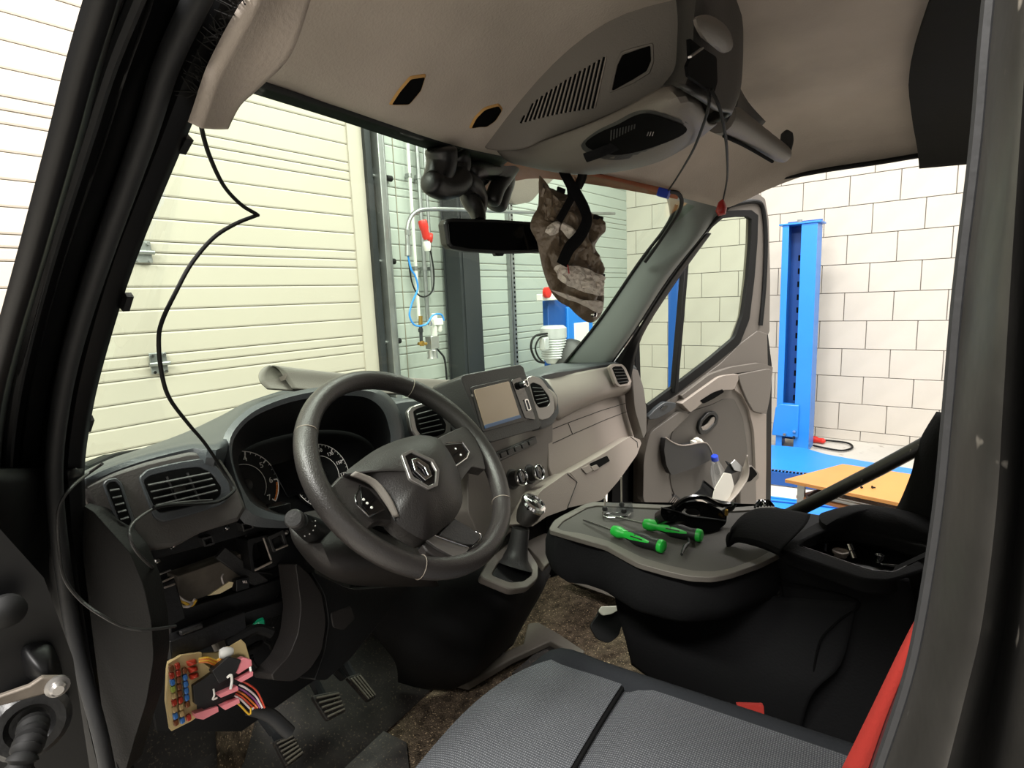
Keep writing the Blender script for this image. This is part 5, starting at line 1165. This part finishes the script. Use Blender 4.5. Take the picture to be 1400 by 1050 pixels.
mk('bin_side', g_grid(smooth_rows([bs, [A(a, b, x=x) for a, b, x in ((1066, 778, .12), (1072, 792, .12), (1112, 806, .11), (1176, 820, .10), (1250, 840, .08))], [A(a, b, x=x) for a, b, x in ((1074, 880, .12), (1080, 890, .12), (1100, 930, .11), (1150, 960, .10), (1240, 980, .08))], [A(a, b, x=x) for a, b, x in ((1060, 1060, .10), (1080, 1060, .10), (1100, 1070, .09), (1130, 1080, .08), (1190, 1090, .06))]], 4, 5)), 'seat_black', bench, thick=.01, label='black seat back side')
fl_ = [[(1002, 720, .045), (1018, 704, .06), (1040, 696, .068), (1070, 697, .07), (1108, 704, .06)], [(995, 732, .032), (1014, 716, .052), (1040, 712, .06), (1070, 716, .06), (1100, 720, .05)], [(993, 745, .004), (1005, 734, .03), (1030, 737, .04), (1050, 744, .04), (1068, 752, .035)], [(996, 748, .0), (1008, 740, .01), (1032, 745, .015), (1052, 752, .015), (1070, 760, .01)]]
mk('hinge_cover', g_grid(smooth_rows([[PTy.p(a, b, h) for a, b, h in r] for r in fl_], 4, 4)), 'seat_black', bench, thick=.006, label='black hinge cover over the tray end')
mk('bin_backrest', g_pillow(cr(Pl((.3, -.62, 1.13), (0, 0, 1)).poly([(1120, 704), (1136, 698), (1170, 694), (1230, 702), (1290, 716), (1290, 738), (1230, 728), (1170, 718), (1130, 718)], 0), 3, True), (0, 0, 1), .03, 6, .02), 'seat_black', bench, label='black rounded rear edge')
# sockets and bolts lying in the bin
for i, (a, b, r_, h_, lab) in enumerate(((1128, 752, .008, .018, 'small chrome bolt standing at the left end of the storage bin'), (1149, 760, .016, .012, 'round grey plastic cap between the bolts in the storage bin'), (1168, 764, .008, .03, 'chrome socket lying tilted in the middle of the storage bin'), (1202, 768, .009, .016, 'chrome socket at the right end of the storage bin'))):
    p = A(a, b, z=1.072); ax_ = V((0, 0, 1)) if i in (0, 1, 3) else V((.5, .3, .6))
    tag(mk('socket' if i != 1 else 'grey_disc', g_lathe(p, ax_, [(r_*.8, 0), (r_*.8, h_*.5), (r_, h_*.55), (r_, h_), (r_*.7, h_), (r_*.6, h_*.7)], 14), 'chrome' if i != 1 else 'plastic_light'), lab, 'socket' if i != 1 else 'cap')
tag(mk('metal_rod', g_cyl(A(1204, 772, z=1.075), A(1232, 774, z=1.075), .003, 8), 'chrome'), 'thin chrome rod beside the right socket in the storage bin', 'rod')
# red buckle
PBk = Pl(A(1025, 970, x=-.14), (-1, -.3, .3))
tag(slab('seat_belt_buckle', PBk, [(1006, 963), (1044, 964), (1045, 978), (1030, 979), (1018, 973)], 0, .01, 'red_cloth', None, .15, .002), 'red seat belt buckle button between the driver seat and bench', 'buckle')
# rear passenger backrest with dark red edge by the pillar
rb = thing('rear_seat_back', 'black seat backrest with a dark red edge behind the door pillar', 'seat', A(1270, 720, x=.42))
ra = [(1300, 570), (1276, 610), (1266, 650), (1250, 690), (1238, 712)]
mk('red_edge', g_tube(cr([A(a, b, x=.42) for a, b in ra], 5), .007, 8), 'red_dark', rb, label='dark red edge')
mk('backrest', g_grid(smooth_rows([[A(a, b, x=.42) for a, b in ra], [A(a+18, b+2, x=.38) for a, b in ra], [A(a+60, b+6, x=.37) for a, b in ra]], 4, 5)), 'seat_black', rb, thick=.03, toff=1)
# diagonal black tube
tag(mk('diagonal_bar', g_tube([A(1060, 712, x=.48), A(1100, 693, x=.46), A(1200, 642, x=.44), A(1330, 572, x=.40)], .0165, 16), 'pillar_b'), 'thick dark grey bar running diagonally from the bin to the door pillar', 'bar')
# ------------------------------------------------------------------ things on the tray
def screwdriver(lab, tip, neck, end, zt, k):
    a, b, c = A(*tip, z=zt+.006), A(*neck, z=zt+.016), A(*end, z=zt+.016)
    ax_ = (c-b); L = ax_.length; ax_.normalize()
    o = thing('screwdriver', lab, 'screwdriver', b, 'green handled screwdrivers')
    mk('shaft', g_lathe(a, b-a, [(.0012, 0), (.0022, .006), (.0028, .02), (.0028, (b-a).length+.01)], 12), 'steel', o)
    mk('ferrule', g_lathe(b, ax_, [(.004, -.004), (.011, 0), (.0135, L*.07), (.0135, L*.15), (.0095, L*.25), (.0105, L*.33)], 20), 'green_grip', o, label='green collar')
    mk('grip', g_lathe(b, ax_, [(.009, L*.26), (.0115, L*.36), (.0155, L*.5), (.0155, L*.66), (.0125, L*.8), (.0145, L*.9), (.0145, L*.91)], 20), 'tool_black', o, label='black rubber grip')
    mk('end_cap', g_lathe(b, ax_, [(.0140, L*.895), (.0148, L*.93), (.0140, L*.98), (.011, L), (.001, L*1.005)], 20), 'green_grip', o, label='green end cap')
    cc = (CAM-b).normalized(); s_ = cc-ax_*cc.dot(ax_); s_.normalize(); t_ = ax_.cross(s_)
    pr = [(.28, -.006), (.34, -.0085), (.42, -.009), (.72, -.004), (.84, 0), (.72, .004), (.42, .009), (.34, .0085), (.28, .006)]
    prf = lambda u: .0100+.0058*max(0, math.sin((min(u, .72)-.3)/.44*math.pi/2*1.2)) if u < .74 else .0142
    poly = [b+ax_*(L*u)+t_*v+s_*math.sqrt(max(0, (prf(u)+.0008)**2-v*v)) for u, v in pr]
    mid = [b+ax_*(L*u)+s_*(prf(u)+.0012) for u in (.32, .42, .55, .7, .8)]
    vs = poly+mid; n = len(poly)
    mk('grip_inlay', g_grid([[b+ax_*(L*u)+t_*(w_*q)+s_*math.sqrt(max(0, (prf(u)+.0012)**2-(w_*q)**2)) for q in (-1, -.5, 0, .5, 1)] for u, w_ in ((.27, .006), (.33, .0075), (.42, .0078), (.55, .006), (.68, .0045), (.78, .002))]), 'green_grip', o, label='green inlay')
    mk('grip_slot', g_bar(b+ax_*L*.42+s_*(prf(.42)+.0016), b+ax_*L*.66+s_*(prf(.66)+.0016), .0025, .001, s_), 'tool_black', o)
    return o
screwdriver('green and black screwdriver nearest the viewer on the grey tray', (797, 711), (838, 725), (908, 748), 1.10, 0)
screwdriver('green and black screwdriver farther back, its handle against the black shell', (826, 703), (881, 716), (960, 733), 1.10, 1)
# clear bracket with posts at the far end of the tray
o = thing('clear_bracket', 'small translucent plastic bracket with wire posts at the tray front', 'bracket', A(845, 700, z=1.1))
mk('plate', g_prism([A(a, b, z=1.112) for a, b in ((826, 690), (864, 688), (866, 700), (830, 703))], V((0, 0, .004))), 'bottle_plastic', o)
mk('post', g_cyl(A(850, 690, z=1.115), A(850, 690, z=1.115)+V((0, 0, .075)), .0025, 8), 'plastic_light', o); mk('post', g_cyl(A(827, 696, z=1.11), A(827, 696, z=1.11)+V((0, 0, .03)), .0025, 8), 'plastic_light', o)
for p in ((853, 699), (850, 690), (827, 696)): mk('nut', g_lathe(A(*p, z=1.118), (0, 0, 1), [(.006, -.004), (.007, 0), (.005, .006)], 6), 'plastic_black', o)
mk('wire_frame', g_tube(cr([A(a, b, z=1.108) for a, b in ((824, 699), (826, 706), (838, 708), (856, 706), (862, 702))], 4), .002, 6), 'steel', o)
# black mirror shells
o = thing('black_shell', 'glossy black curved plastic shell lying behind the screwdrivers on the tray', 'trim panel', A(950, 715, z=1.1))
PM_ = Pl(A(950, 712, z=1.12), (-.45, -.62, .64))
frame('shell', PM_, [(903, 703), (904, 694), (918, 692), (940, 686), (960, 685), (980, 694), (994, 702), (993, 716), (980, 726), (962, 728), (950, 718), (936, 712), (918, 714), (908, 712)], [(932, 700), (936, 695), (946, 692), (956, 692), (962, 697), (962, 703), (956, 706), (948, 706), (942, 704), (938, 703), (935, 702), (934, 701.5), (933, 701), (932.5, 700.5)], .02, .03, 'gloss_black', o, .3, .006)
mk('shell_rim', g_tube(cr([PM_.p(a, b, .022) for a, b in ((904, 694), (925, 699), (945, 706), (965, 708), (992, 712))], 5), .0018, 6), 'plastic_dark', o)
mk('shell_arch', g_tube(cr([PM_.p(a, b, .03) for a, b in ((920, 694), (938, 682), (962, 680), (984, 690), (998, 690))], 5), .006, 8), 'gloss_black', o)
slab('shell_window', PM_, [(937, 699), (941, 694), (955, 694), (960, 699), (955, 704), (942, 703)], .004, .003, 'plastic_dark', o, .3, 0)
tag(mk('plastic_clip', g_tube(cr([A(a, b, z=1.112) for a, b in ((932, 758), (936, 748), (942, 742), (941, 736))], 4), [.003, .003, .004, .004, .005, .005, .004, .004, .003, .003, .003, .003, .003][:13], 8), 'plastic_black'), 'small black plastic clip lying below the farther screwdriver', 'clip')
o = thing('wiring_stub', 'small bundle of black and brass clips at the tray end below the shell', 'clip', A(996, 700, z=1.12))
mk('clip_body', g_tube([A(988, 702, z=1.13), A(1000, 694, z=1.14), A(1004, 688, z=1.15)], .007, 8), 'plastic_black', o); mk('brass_tip', g_lathe(A(993, 704, z=1.13), (0, 0, 1), [(.004, 0), (.004, .012), (.002, .014)], 8), 'brass', o)
o = thing('rear_clip_bundle', 'black ribbed clip bundle at the back of the tray near the blue ramp', 'clip', A(1045, 690, z=1.12))
for i in range(4): mk('rib', g_tube(cr([A(1032+4*i, 694-1*i, z=1.13), A(1038+4*i, 684, z=1.14), A(1046+4*i, 692, z=1.13)], 3), .003, 6), 'gloss_black', o)
# ------------------------------------------------------------------ pedals and footwell
def pedal(name, lab, px, x, nrib, arm, vert=False):
    P0 = Pl(A(sum(p[0] for p in px)/4, sum(p[1] for p in px)/4, x=x), (-.05, -1, .75)); c = P0.poly(px, 0); cc = sum(c, V((0, 0, 0)))/4
    o = thing(name, lab, 'pedal', cc, 'van pedals')
    mk('pad', g_prism(P0.poly(rp(px, .15, 3), 0), -P0.n*.012), 'rubber_mat', o, bevel=.003, label='worn rubber pad')
    for i in range(nrib):
        t = (i+.7)/(nrib+.4)
        if vert: a = c[0].lerp(c[1], t); b = c[3].lerp(c[2], t)
        else: a = c[0].lerp(c[3], t); b = c[1].lerp(c[2], t)
        a, b = a.lerp(b, .08), a.lerp(b, .92); mk('tread_rib', g_bar(a+P0.n*.002, b+P0.n*.002, .004, .005, P0.n), 'trim_grey', o, bevel=.001)
    mk('pedal_arm', g_tube(cr([cc-P0.n*.012, cc-P0.n*.03+V((0, .02, .04)), cc+V(arm)], 5), .011, 8), 'steel_black', o)
pedal('clutch_pedal', 'clutch pedal, nearest of the three pedals at the bottom edge', [(374, 1014), (400, 1003), (417, 1030), (392, 1050)], -.50, 6, (-.01, .10, .22))
pedal('brake_pedal', 'brake pedal, middle one with horizontal ribs', [(426, 951), (464, 944), (474, 972), (448, 986)], -.42, 5, (-.02, .10, .22))
pedal('accelerator_pedal', 'accelerator pedal, rightmost slim one with pale vertical ribs', [(474, 926), (492, 920), (516, 952), (504, 960)], -.32, 4, (-.02, .10, .16), True)
mk('footrest_frame', g_tube(cr([A(a, b, y=y) for a, b, y in ((376, 1000, .28), (350, 960, .32), (356, 925, .34), (400, 905, .36), (440, 900, .38), (470, 925, .36))], 5), .012, 8), 'steel_black', van)
mk('floor_mat', g_prism([A(a, b, z=.625) for a, b in ((500, 1004), (524, 1002), (556, 1018), (560, 1060), (440, 1060))], V((0, 0, .006))), 'rubber_mat', van, label='worn rubber heel mat')
mk('kick_plate', g_grid([[A(296, 1000, y=.45), A(350, 960, y=.52), A(420, 930, y=.56)], [A(300, 1060, y=.42), A(352, 1060, y=.44), A(430, 1000, y=.5)]]), 'carpet', van, thick=.006)
mk('step_trim', g_prism([A(a, b, z=.66) for a, b in ((588, 925), (655, 905), (715, 880), (722, 852), (736, 850), (764, 866), (800, 890), (790, 898), (752, 876), (700, 900), (640, 935))], V((0, 0, -.02))), 'trim_grey', van, bevel=.004, label='dusty grey floor step trim')
mk('tunnel', g_prism([A(a, b, z=.64) for a, b in ((752, 876), (790, 895), (760, 930), (700, 920))], V((0, 0, -.02))), 'rubber_mat', van)
PS_ = Pl(A(835, 850, x=.30), (-.6, -.6, .5))
tag(slab('plastic_scrap', PS_, [(818, 836), (826, 828), (842, 832), (854, 822), (856, 836), (846, 870), (832, 880), (816, 874), (806, 856), (816, 842)], 0, .01, 'plastic_black', None, .3, .004), 'black and white plastic scrap on the floor under the folded seat', 'scrap')
tag(slab('white_scrap', PS_, [(818, 836), (822, 829), (832, 829), (846, 828), (846, 834), (836, 840), (824, 842)], .006, .004, 'paper', None, .3, .002), 'white piece of plastic on the floor under the tray', 'scrap')
tag(mk('floor_sheet', g_prism([A(a, b, z=.645) for a, b in ((772, 792), (800, 786), (845, 800), (856, 818), (840, 818), (790, 800))], V((0, 0, .003))), 'trim_grey'), 'grey dusty plastic sheet on the carpet below the tray front', 'sheet')
# ------------------------------------------------------------------ overhead console
oc = thing('overhead_console', 'dark plastic overhead console with slotted grille and square openings on the headliner', 'overhead console', A(850, 120, x=-.1))
PO = Pl((-.1, -.2, 2.0), (-1, -.12, -.22))
PO.o = A(800, 130, x=-.1)
fpx = [(658, 199), (672, 176), (700, 138), (735, 100), (770, 70), (812, 38), (852, 14), (880, 0), (905, -14), (924, -14), (929, 20), (928, 66), (924, 96), (908, 118), (880, 136), (850, 150), (800, 172), (750, 190), (715, 203), (680, 206)]
mk('side_face', g_prism(cr(PO.poly(fpx, 0), 2, True), -PO.n*.012), 'plastic', oc, bevel=.003, label='grey driver side face')
# speaker slots
def clipseg(y_, px): pass
tops = [(716, 166, 712, 158)]
for i in range(17):
    t = i/16; xb = 712+98*t; yb = 168.5-20*t-2*math.sin(t*math.pi); xt = 722+104*t; yt = 148-70*(t**.85)
    if i == 0: xt, yt = 717, 158
    mk('grille_slot', g_bar(PO.p(xb, yb, .0005), PO.p(xt, yt, .0005), .0030, .0025, PO.n), 'void', oc)
    mk('grille_slat', g_bar(PO.p(xb+3.2, yb-.6, .001), PO.p(xt+3.2, yt-1.6, .001), .0016, .003, PO.n), 'plastic_light', oc)
frame('opening_rim', PO, [(832, 128), (840, 88), (848, 71), (866, 65), (893, 58), (894, 84), (888, 100), (866, 114)], [(836, 125), (844, 89), (851, 75), (868, 69), (889, 62), (890, 83), (884, 97), (863, 110)], .002, .006, 'plastic', oc, .15, .001)
slab('opening', PO, [(836, 125), (844, 89), (851, 75), (868, 69), (889, 62), (890, 83), (884, 97), (863, 110)], .0012, .003, 'void', oc, .15, 0)
# rear facing box end
RE = [[(926, -14), (930, 40), (928, 80), (918, 112), (905, 126)], [(950, -16), (948, 10), (950, 30), (946, 52), (936, 110)], [(985, -14), (990, 18), (994, 60), (990, 100), (970, 130)], [(1004, -10), (1007, 25), (1007, 80), (1004, 120), (994, 148)]]
yv = [-.36, -.395, -.40, -.38]
# box body built round the rear end
E1 = [A(a, b, x=x) for a, b, x in ((924, -14, -.10), (929, 20, -.10), (928, 66, -.10), (924, 96, -.10), (908, 118, -.10))]
E2 = [A(a, b, y=-.43) for a, b in ((955, -16), (950, 20), (948, 60), (944, 96), (936, 122))]
E3 = [A(a, b, y=-.435) for a, b in ((985, -10), (990, 25), (991, 70), (988, 120), (978, 150))]
E4 = [A(a, b, y=-.41) for a, b in ((1002, -10), (1008, 30), (1008, 90), (1004, 130), (992, 160))]
E5 = [p+V((.10, .16, .0)) for p in E4]
mk('rear_end', g_grid(smooth_rows([E1, E2, E3, E4, E5], 4, 5)), 'plastic_dark', oc, thick=.006, label='dark boxed rear end')
PE_ = Pl(A(965, 80, y=-.437), (0, -1, -.05))
slab('cable_opening', Pl(PE_.o+PE_.n*.012, PE_.n), [(943, 52), (955, 62), (980, 78), (981, 112), (976, 130), (962, 118), (942, 104), (940, 90), (944, 80)], .004, .004, 'void', oc, .12, 0)
mk('opening_arch', g_pillow(PE_.poly(c2([(952, 26), (966, 20), (984, 28), (996, 44), (1002, 64), (992, 72), (978, 66), (962, 50)], 3), .004), PE_.n, .012, 5, .004), 'plastic', oc, label='rounded bump above the cable opening')
mk('opening_edge', g_bar(PE_.p(943, 78, .020), PE_.p(960, 66, .020), .004, .002), 'satin', oc)
# lower shelf and its opening
LS = [[(680, 206, 1.955), (715, 203, 1.95), (750, 190, 1.945), (800, 172, 1.94), (850, 150, 1.94), (908, 120, 1.94), (938, 122, 1.935)],
      [(690, 216, 1.945), (735, 216, 1.925), (780, 206, 1.915), (828, 190, 1.91), (875, 168, 1.91), (930, 140, 1.91), (958, 145, 1.92)],
      [(700, 222, 1.94), (745, 230, 1.915), (790, 232, 1.895), (845, 226, 1.885), (895, 212, 1.885), (940, 188, 1.895), (968, 168, 1.91)],
      [(712, 224, 1.95), (757, 234, 1.94), (800, 238, 1.93), (855, 232, 1.92), (905, 218, 1.92), (950, 192, 1.925), (980, 168, 1.93)]]
_sg = g_grid(smooth_rows([[A(a, b, z=z) for a, b, z in r] for r in LS], 4, 5)); SBV = BVHTree.FromPolygons(_sg[0], _sg[1])
mk('shelf', _sg, 'plastic', oc, thick=.004, label='curved shelf underside')
PSf = Pl(A(860, 185, z=1.912), (-.3, -.5, -.75)); PSf.n.normalize()
so_ = [(800, 196), (818, 182), (845, 170), (868, 158), (888, 156), (914, 164), (938, 174), (934, 184), (908, 196), (870, 208), (840, 212), (812, 206)]
decal('shelf_opening_rim', SBV, c2([(794, 199), (814, 180), (842, 166), (867, 153), (889, 151), (918, 159), (944, 171), (939, 188), (910, 201), (871, 214), (840, 219), (810, 213)], 3), 'plastic_dark', oc, .006)
decal('shelf_opening', SBV, c2(so_, 3), 'void', oc, .009)
for i in range(9): decal('shelf_rib', SBV, [(835+4*i, 178-1*i), (837+4*i, 177.5-1*i), (836+4*i, 192-2*i), (834+4*i, 192.5-2*i)], 'plastic_dark', oc, .011, 1)
for i in range(3): decal('metal_pin', SBV, [(886+3.5*i, 180), (887.3+3.5*i, 180), (885.3+3.5*i, 186), (884+3.5*i, 186)], 'chrome', oc, .012, 1)
# end bracket / grab arm to the passenger side
ga = thing('grab_arm', 'dark grey curved arm from the overhead console to the passenger pillar', 'arm', A(1050, 200, x=.45))
gp = [A(985, 160, x=.10), A(1005, 170, x=.18), A(1030, 186, x=.30), A(1055, 202, x=.42), A(1072, 212, x=.50)]
mk('tube', g_tube(cr(gp, 5), [.030, .030, .030, .0295, .029, .028, .028, .027, .027, .026, .026, .025, .025, .024, .024, .023, .023, .022, .021, .02, .018], 16), 'plastic', ga)
mk('end_tab', g_grid(smooth_rows([[A(a, b, x=.5) for a, b in r] for r in (((1064, 216), (1074, 216), (1082, 205)), ((1066, 200), (1076, 198), (1085, 192)), ((1068, 184), (1076, 178), (1084, 182)))], 3, 3)), 'plastic_dark', ga, thick=.012)
mk('shadow_gap', g_tube(cr([A(a, b, x=x) for a, b, x in ((990, 186, .12), (1020, 200, .25), (1056, 221, .42))], 4), .004, 6), 'void', ga)
mk('console_web', g_grid(smooth_rows([[A(a, b, x=x) for a, b, x in r] for r in (((1004, 108, .12), (1006, 140, .1), (990, 165, .08)), ((1022, 140, .22), (1015, 160, .2), (1000, 175, .16)), ((1046, 166, .34), (1036, 176, .32), (1020, 188, .26)))], 4, 4)), 'plastic_dark', ga, thick=.004)
# ------------------------------------------------------------------ mirror, sensor pod
mr = thing('rear_view_mirror', 'wide black rear view mirror hanging from the windshield', 'mirror', A(675, 322, y=.02))
PMr = Pl(A(675, 322, y=.02), (-.35, -1, -.05))
mpx = [(608, 306), (611, 300), (620, 298), (680, 300), (760, 305), (768, 312), (768, 338), (760, 345), (690, 347), (640, 344), (618, 340), (612, 334)]
slab('housing', PMr, mpx, 0, .028, 'plastic_black', mr, .25, .005, 'black mirror housing')
slab('mirror_glass', PMr, [(613, 306), (616, 303), (680, 304), (760, 309), (763, 314), (763, 336), (756, 341), (690, 343), (642, 340), (620, 336), (615, 331)], .001, .002, 'gloss_black', mr, .25, .0005, 'dark mirror glass')
slab('dimming_lever', PMr, [(676, 344), (690, 345), (688, 350), (678, 350)], -.004, .01, 'plastic_black', mr, .2, .001)
mk('stem', g_tube(cr([A(655, 303, y=.05), A(652, 288, y=.06), A(640, 262, y=.08), (A(660, 240, y=.09))], 4), [.014, .015, .016, .017, .018, .019, .02, .02, .02, .02, .02, .02, .02], 12), 'plastic_black', mr)
sp_ = thing('sensor_pod', 'lumpy black sensor covers above the mirror at the windshield top', 'sensor cover', A(640, 240, y=.09))
def lump(px, y, r, m='plastic_black', n='cover'):
    pts = cr([A(a, b, y=y+.004*i) for i, (a, b) in enumerate(px)], 4); k = len(pts)
    rr = [r[0]+(r[1]-r[0])*i/(k-1) for i in range(k)]; rr[0] *= .7; rr[-1] *= .7
    return mk(n, g_tube(pts, rr, 12), m, sp_, sub=1)
lump([(602, 200), (604, 222), (598, 244), (590, 258)], .06, (.034, .026)); lump([(585, 246), (602, 256), (622, 252), (632, 240)], .055, (.024, .028))
lump([(622, 205), (628, 222), (622, 240)], .07, (.026, .026)); lump([(630, 245), (645, 256), (652, 272), (650, 290)], .07, (.028, .024)); lump([(640, 236), (660, 232), (690, 240), (684, 262), (676, 284)], .07, (.020, .030))
lump([(705, 218), (694, 236), (680, 256), (672, 280)], .055, (.020, .020))
mk('lever', g_bar(A(612, 232, y=.05), A(620, 218, y=.05), .006, .006), 'satin', sp_)
mk('sun_visor_tongue', g_prism(Pl(A(720, 250, y=.12), (-.3, -1, 0)).poly(rp([(700, 232), (742, 236), (762, 240), (738, 262), (726, 276), (706, 280), (690, 276), (694, 250)], .3), 0), V((.0, .01, 0))), 'plastic_light', sp_, label='translucent grey tongue')
# ------------------------------------------------------------------ hanging headlight-like foil part with strap
PHg = Pl(A(778, 340, x=.06), (-.55, -1, .0))
hg = thing('hanging_part', 'crumpled brown plastic and foil part hanging by a black strap from the console', 'hanging part', PHg.p(778, 340))
ol = [(737, 240), (746, 254), (756, 258), (768, 264), (784, 268), (796, 275), (804, 284), (810, 292), (818, 294), (825, 302), (824, 312), (820, 322), (814, 334), (813, 346), (816, 360), (820, 370), (826, 378), (824, 396), (826, 410), (822, 430), (812, 440), (802, 440), (788, 430), (778, 420), (764, 412), (752, 396), (743, 372), (738, 350), (734, 330), (725, 312), (728, 296), (736, 280)]
oP = cr(PHg.poly(ol, 0), 3, True); cen = sum(oP, V((0, 0, 0)))/len(oP); rows_ = []
for i in range(15):
    t = i/14*.98; rw = []
    for p in oP:
        q = cen+(p-cen)*(1-t); nn = noise.noise(q*28)*.020+noise.noise(q*70)*.008
        rw.append(q + PHg.n*(.035*(1-(1-t)**3) + nn*min(1, t*5)))
    rows_.append(rw)
bk = [[cen+(p-cen)*(1-t)-PHg.n*(.03*(1-(1-t)**2)) for p in oP] for t in (.9, .5, .2)]
vv, ff = g_grid(bk+rows_, True); mk('crumpled_body', (vv, ff), 'bag_brown', hg, label='dark brown crumpled body')
def crumple(px, h, m, lab, amp=.010, fr=60, n=9):
    o_ = cr(PHg.poly(px, h), 3, True); c = sum(o_, V((0, 0, 0)))/len(o_); rw = []
    for i in range(n):
        t = i/(n-1)*.98; rw.append([c+(p-c)*(1-t) + PHg.n*(.012*(1-(1-t)**2) + abs(noise.noise((c+(p-c)*(1-t))*fr))*amp*2 + noise.noise((c+(p-c)*(1-t))*fr*2.3)*amp*.5) for p in o_])
    return mk('foil_patch', g_grid(rw, True), m, hg, label=lab, smooth=False)
crumple([(757, 368), (762, 362), (775, 364), (790, 364), (806, 370), (824, 380), (825, 392), (822, 404), (808, 402), (794, 398), (780, 392), (766, 386)], .036, 'foil', 'pale crumpled foil', .011, 55, 11)
crumple([(744, 314), (758, 303), (764, 306), (762, 318), (752, 322)], .035, 'foil', None, .006); crumple([(766, 306), (774, 306), (787, 318), (780, 328), (768, 318)], .035, 'foil', None, .006)
crumple([(752, 396), (764, 400), (780, 404), (796, 410), (812, 410), (824, 414), (820, 428), (808, 424), (790, 414), (770, 408)], .022, 'foil', None, .005)
crumple([(740, 250), (750, 262), (764, 272), (778, 270), (786, 280), (776, 300), (760, 302), (744, 300), (738, 280)], .02, 'bag_brown', None, .008)
for p, q in (((812, 296), (824, 300)), ((816, 306), (825, 310)), ((818, 374), (826, 378)), ((762, 258), (772, 262))): mk('ragged_tab', g_bar(PHg.p(*p, .02), PHg.p(*q, .02), .010, .006, PHg.n), 'plastic_black', hg, bevel=.001)
mk('strap', g_tube(cr([PHg.p(a, b, h) for a, b, h in ((766, 212, .0), (768, 228, .02), (778, 248, .04), (790, 268, .05), (800, 288, .055), (802, 304, .06), (792, 324, .06), (778, 340, .06), (768, 362, .055))], 6), .014, 8, flat=.16, up=PHg.n), 'seat_black', hg, label='wide black strap')
mk('strap', g_tube(cr([PHg.p(a, b, h) for a, b, h in ((796, 232, .02), (792, 248, .04), (786, 262, .045), (774, 284, .05), (764, 302, .045))], 6), .009, 8, flat=.2, up=PHg.n), 'seat_black', hg)
mk('strap_loop', g_tube(cr([PHg.p(a, b, h) for a, b, h in ((780, 272, .03), (778, 255, .03), (770, 235, .02), (766, 215, .0), (774, 204, -.01), (788, 206, -.01), (799, 220, .0), (799, 240, .02), (792, 256, .03))], 6), .0075, 8, flat=.25, up=PHg.n), 'seat_black', hg, label='black strap loop')
mk('red_thread', g_cyl(PHg.p(776, 362, .06), PHg.p(778, 374, .062), .0015, 6), 'clip_red', hg)
mk('metal_stud', g_lathe(PHg.p(811, 430, .02), PHg.n, [(.007, 0), (.006, .008), (.003, .01)], 10), 'chrome', hg)
mk('shelf_strap', g_tube(cr([A(a, b, z=z) for a, b, z in ((800, 216, 1.885), (822, 208, 1.89), (848, 196, 1.90), (872, 176, 1.905))], 5), .009, 8, flat=.3), 'seat_black', hg)
# ------------------------------------------------------------------ cables
def cable(lab, pts, r, name='cable', m='rubber'):
    return tag(mk(name, g_tube(cr(pts, 6), r, 8), m), lab, 'cable')
cable('long black cable hanging from the headliner flap across the windshield to the vent', [A(a, b, y=y) for a, b, y in ((272, 92, -.20), (270, 130, -.16), (275, 172, -.12), (286, 212, -.10), (306, 254, -.08), (330, 280, -.06), (351, 293, -.05), (349, 295, -.05), (322, 306, -.05), (292, 325, -.05), (262, 360, -.05), (240, 400, -.05), (222, 438, -.05), (217, 466, -.05), (221, 510, -.03), (232, 545, 0), (258, 580, .03), (280, 606, .07), (303, 640, .105), (318, 664, .10), (319, 672, .09), (300, 685, .085), (270, 689, .085), (235, 690, .08), (210, 694, .07))], .0021)
cable('thin cable looping from the large vent down into the exposed frame', [A(a, b, y=y) for a, b, y in ((290, 684, .095), (262, 686, .09), (236, 689, .085), (210, 696, .075), (188, 710, .06), (177, 724, .05), (180, 742, .04), (190, 758, .05), (204, 772, .08), (212, 778, .12))], .0018, m='plastic_dark')
cable('thin cable bowing from the dashboard corner over the side trim into the frame', [A(a, b, x=x) for a, b, x in ((140, 634, -.82), (120, 648, -.83), (100, 664, -.86), (84, 686, -.875), (79, 710, -.88), (81, 750, -.88), (88, 790, -.88), (110, 820, -.87), (140, 842, -.86), (170, 857, -.84), (200, 861, -.82), (240, 856, -.78))], .0018, m='plastic_dark')
o = thing('blue_clip_cable', 'black cable with blue connector hanging from the overhead console', 'cable', A(908, 267, x=.5))
mk('cord', g_tube(cr([A(968, 122, y=-.455), A(969, 145, y=-.455), A(958, 180, y=-.42), A(945, 210, y=-.36), A(926, 242, x=.38), A(914, 260, x=.48)], 5), .0022, 8), 'rubber', o)
mk('connector', g_bar(A(900, 262, x=.5), A(915, 266, x=.5), .022, .024), 'clip_blue', o, bevel=.003, label='blue connector')
mk('thick_cord', g_tube(cr([A(a, b, x=x) for a, b, x in ((914, 262, .5), (926, 264, .55), (932, 274, .6), (928, 290, .65), (914, 312, .70), (895, 340, .72), (882, 358, .74))], 5), .006, 8), 'rubber', o)
o = thing('red_clip_cable', 'thin black cable ending in a red clip at the passenger pillar top', 'cable', A(987, 284, x=.7))
mk('cord', g_tube(cr([A(972, 122, y=-.455), A(983, 145, y=-.458), A(990, 175, y=-.45), A(994, 210, y=-.42), A(994, 245, x=.5), A(989, 272, x=.68)], 5), .0024, 8), 'rubber', o)
mk('clip', g_pillow(Pl(A(987, 284, x=.7), (-1, -.5, 0)).poly([(989, 271), (994, 284), (992, 293), (983, 295), (979, 288), (983, 276)], 0), (-1, -.5, 0), .012, 5, .008), 'clip_red', o, label='red clip')
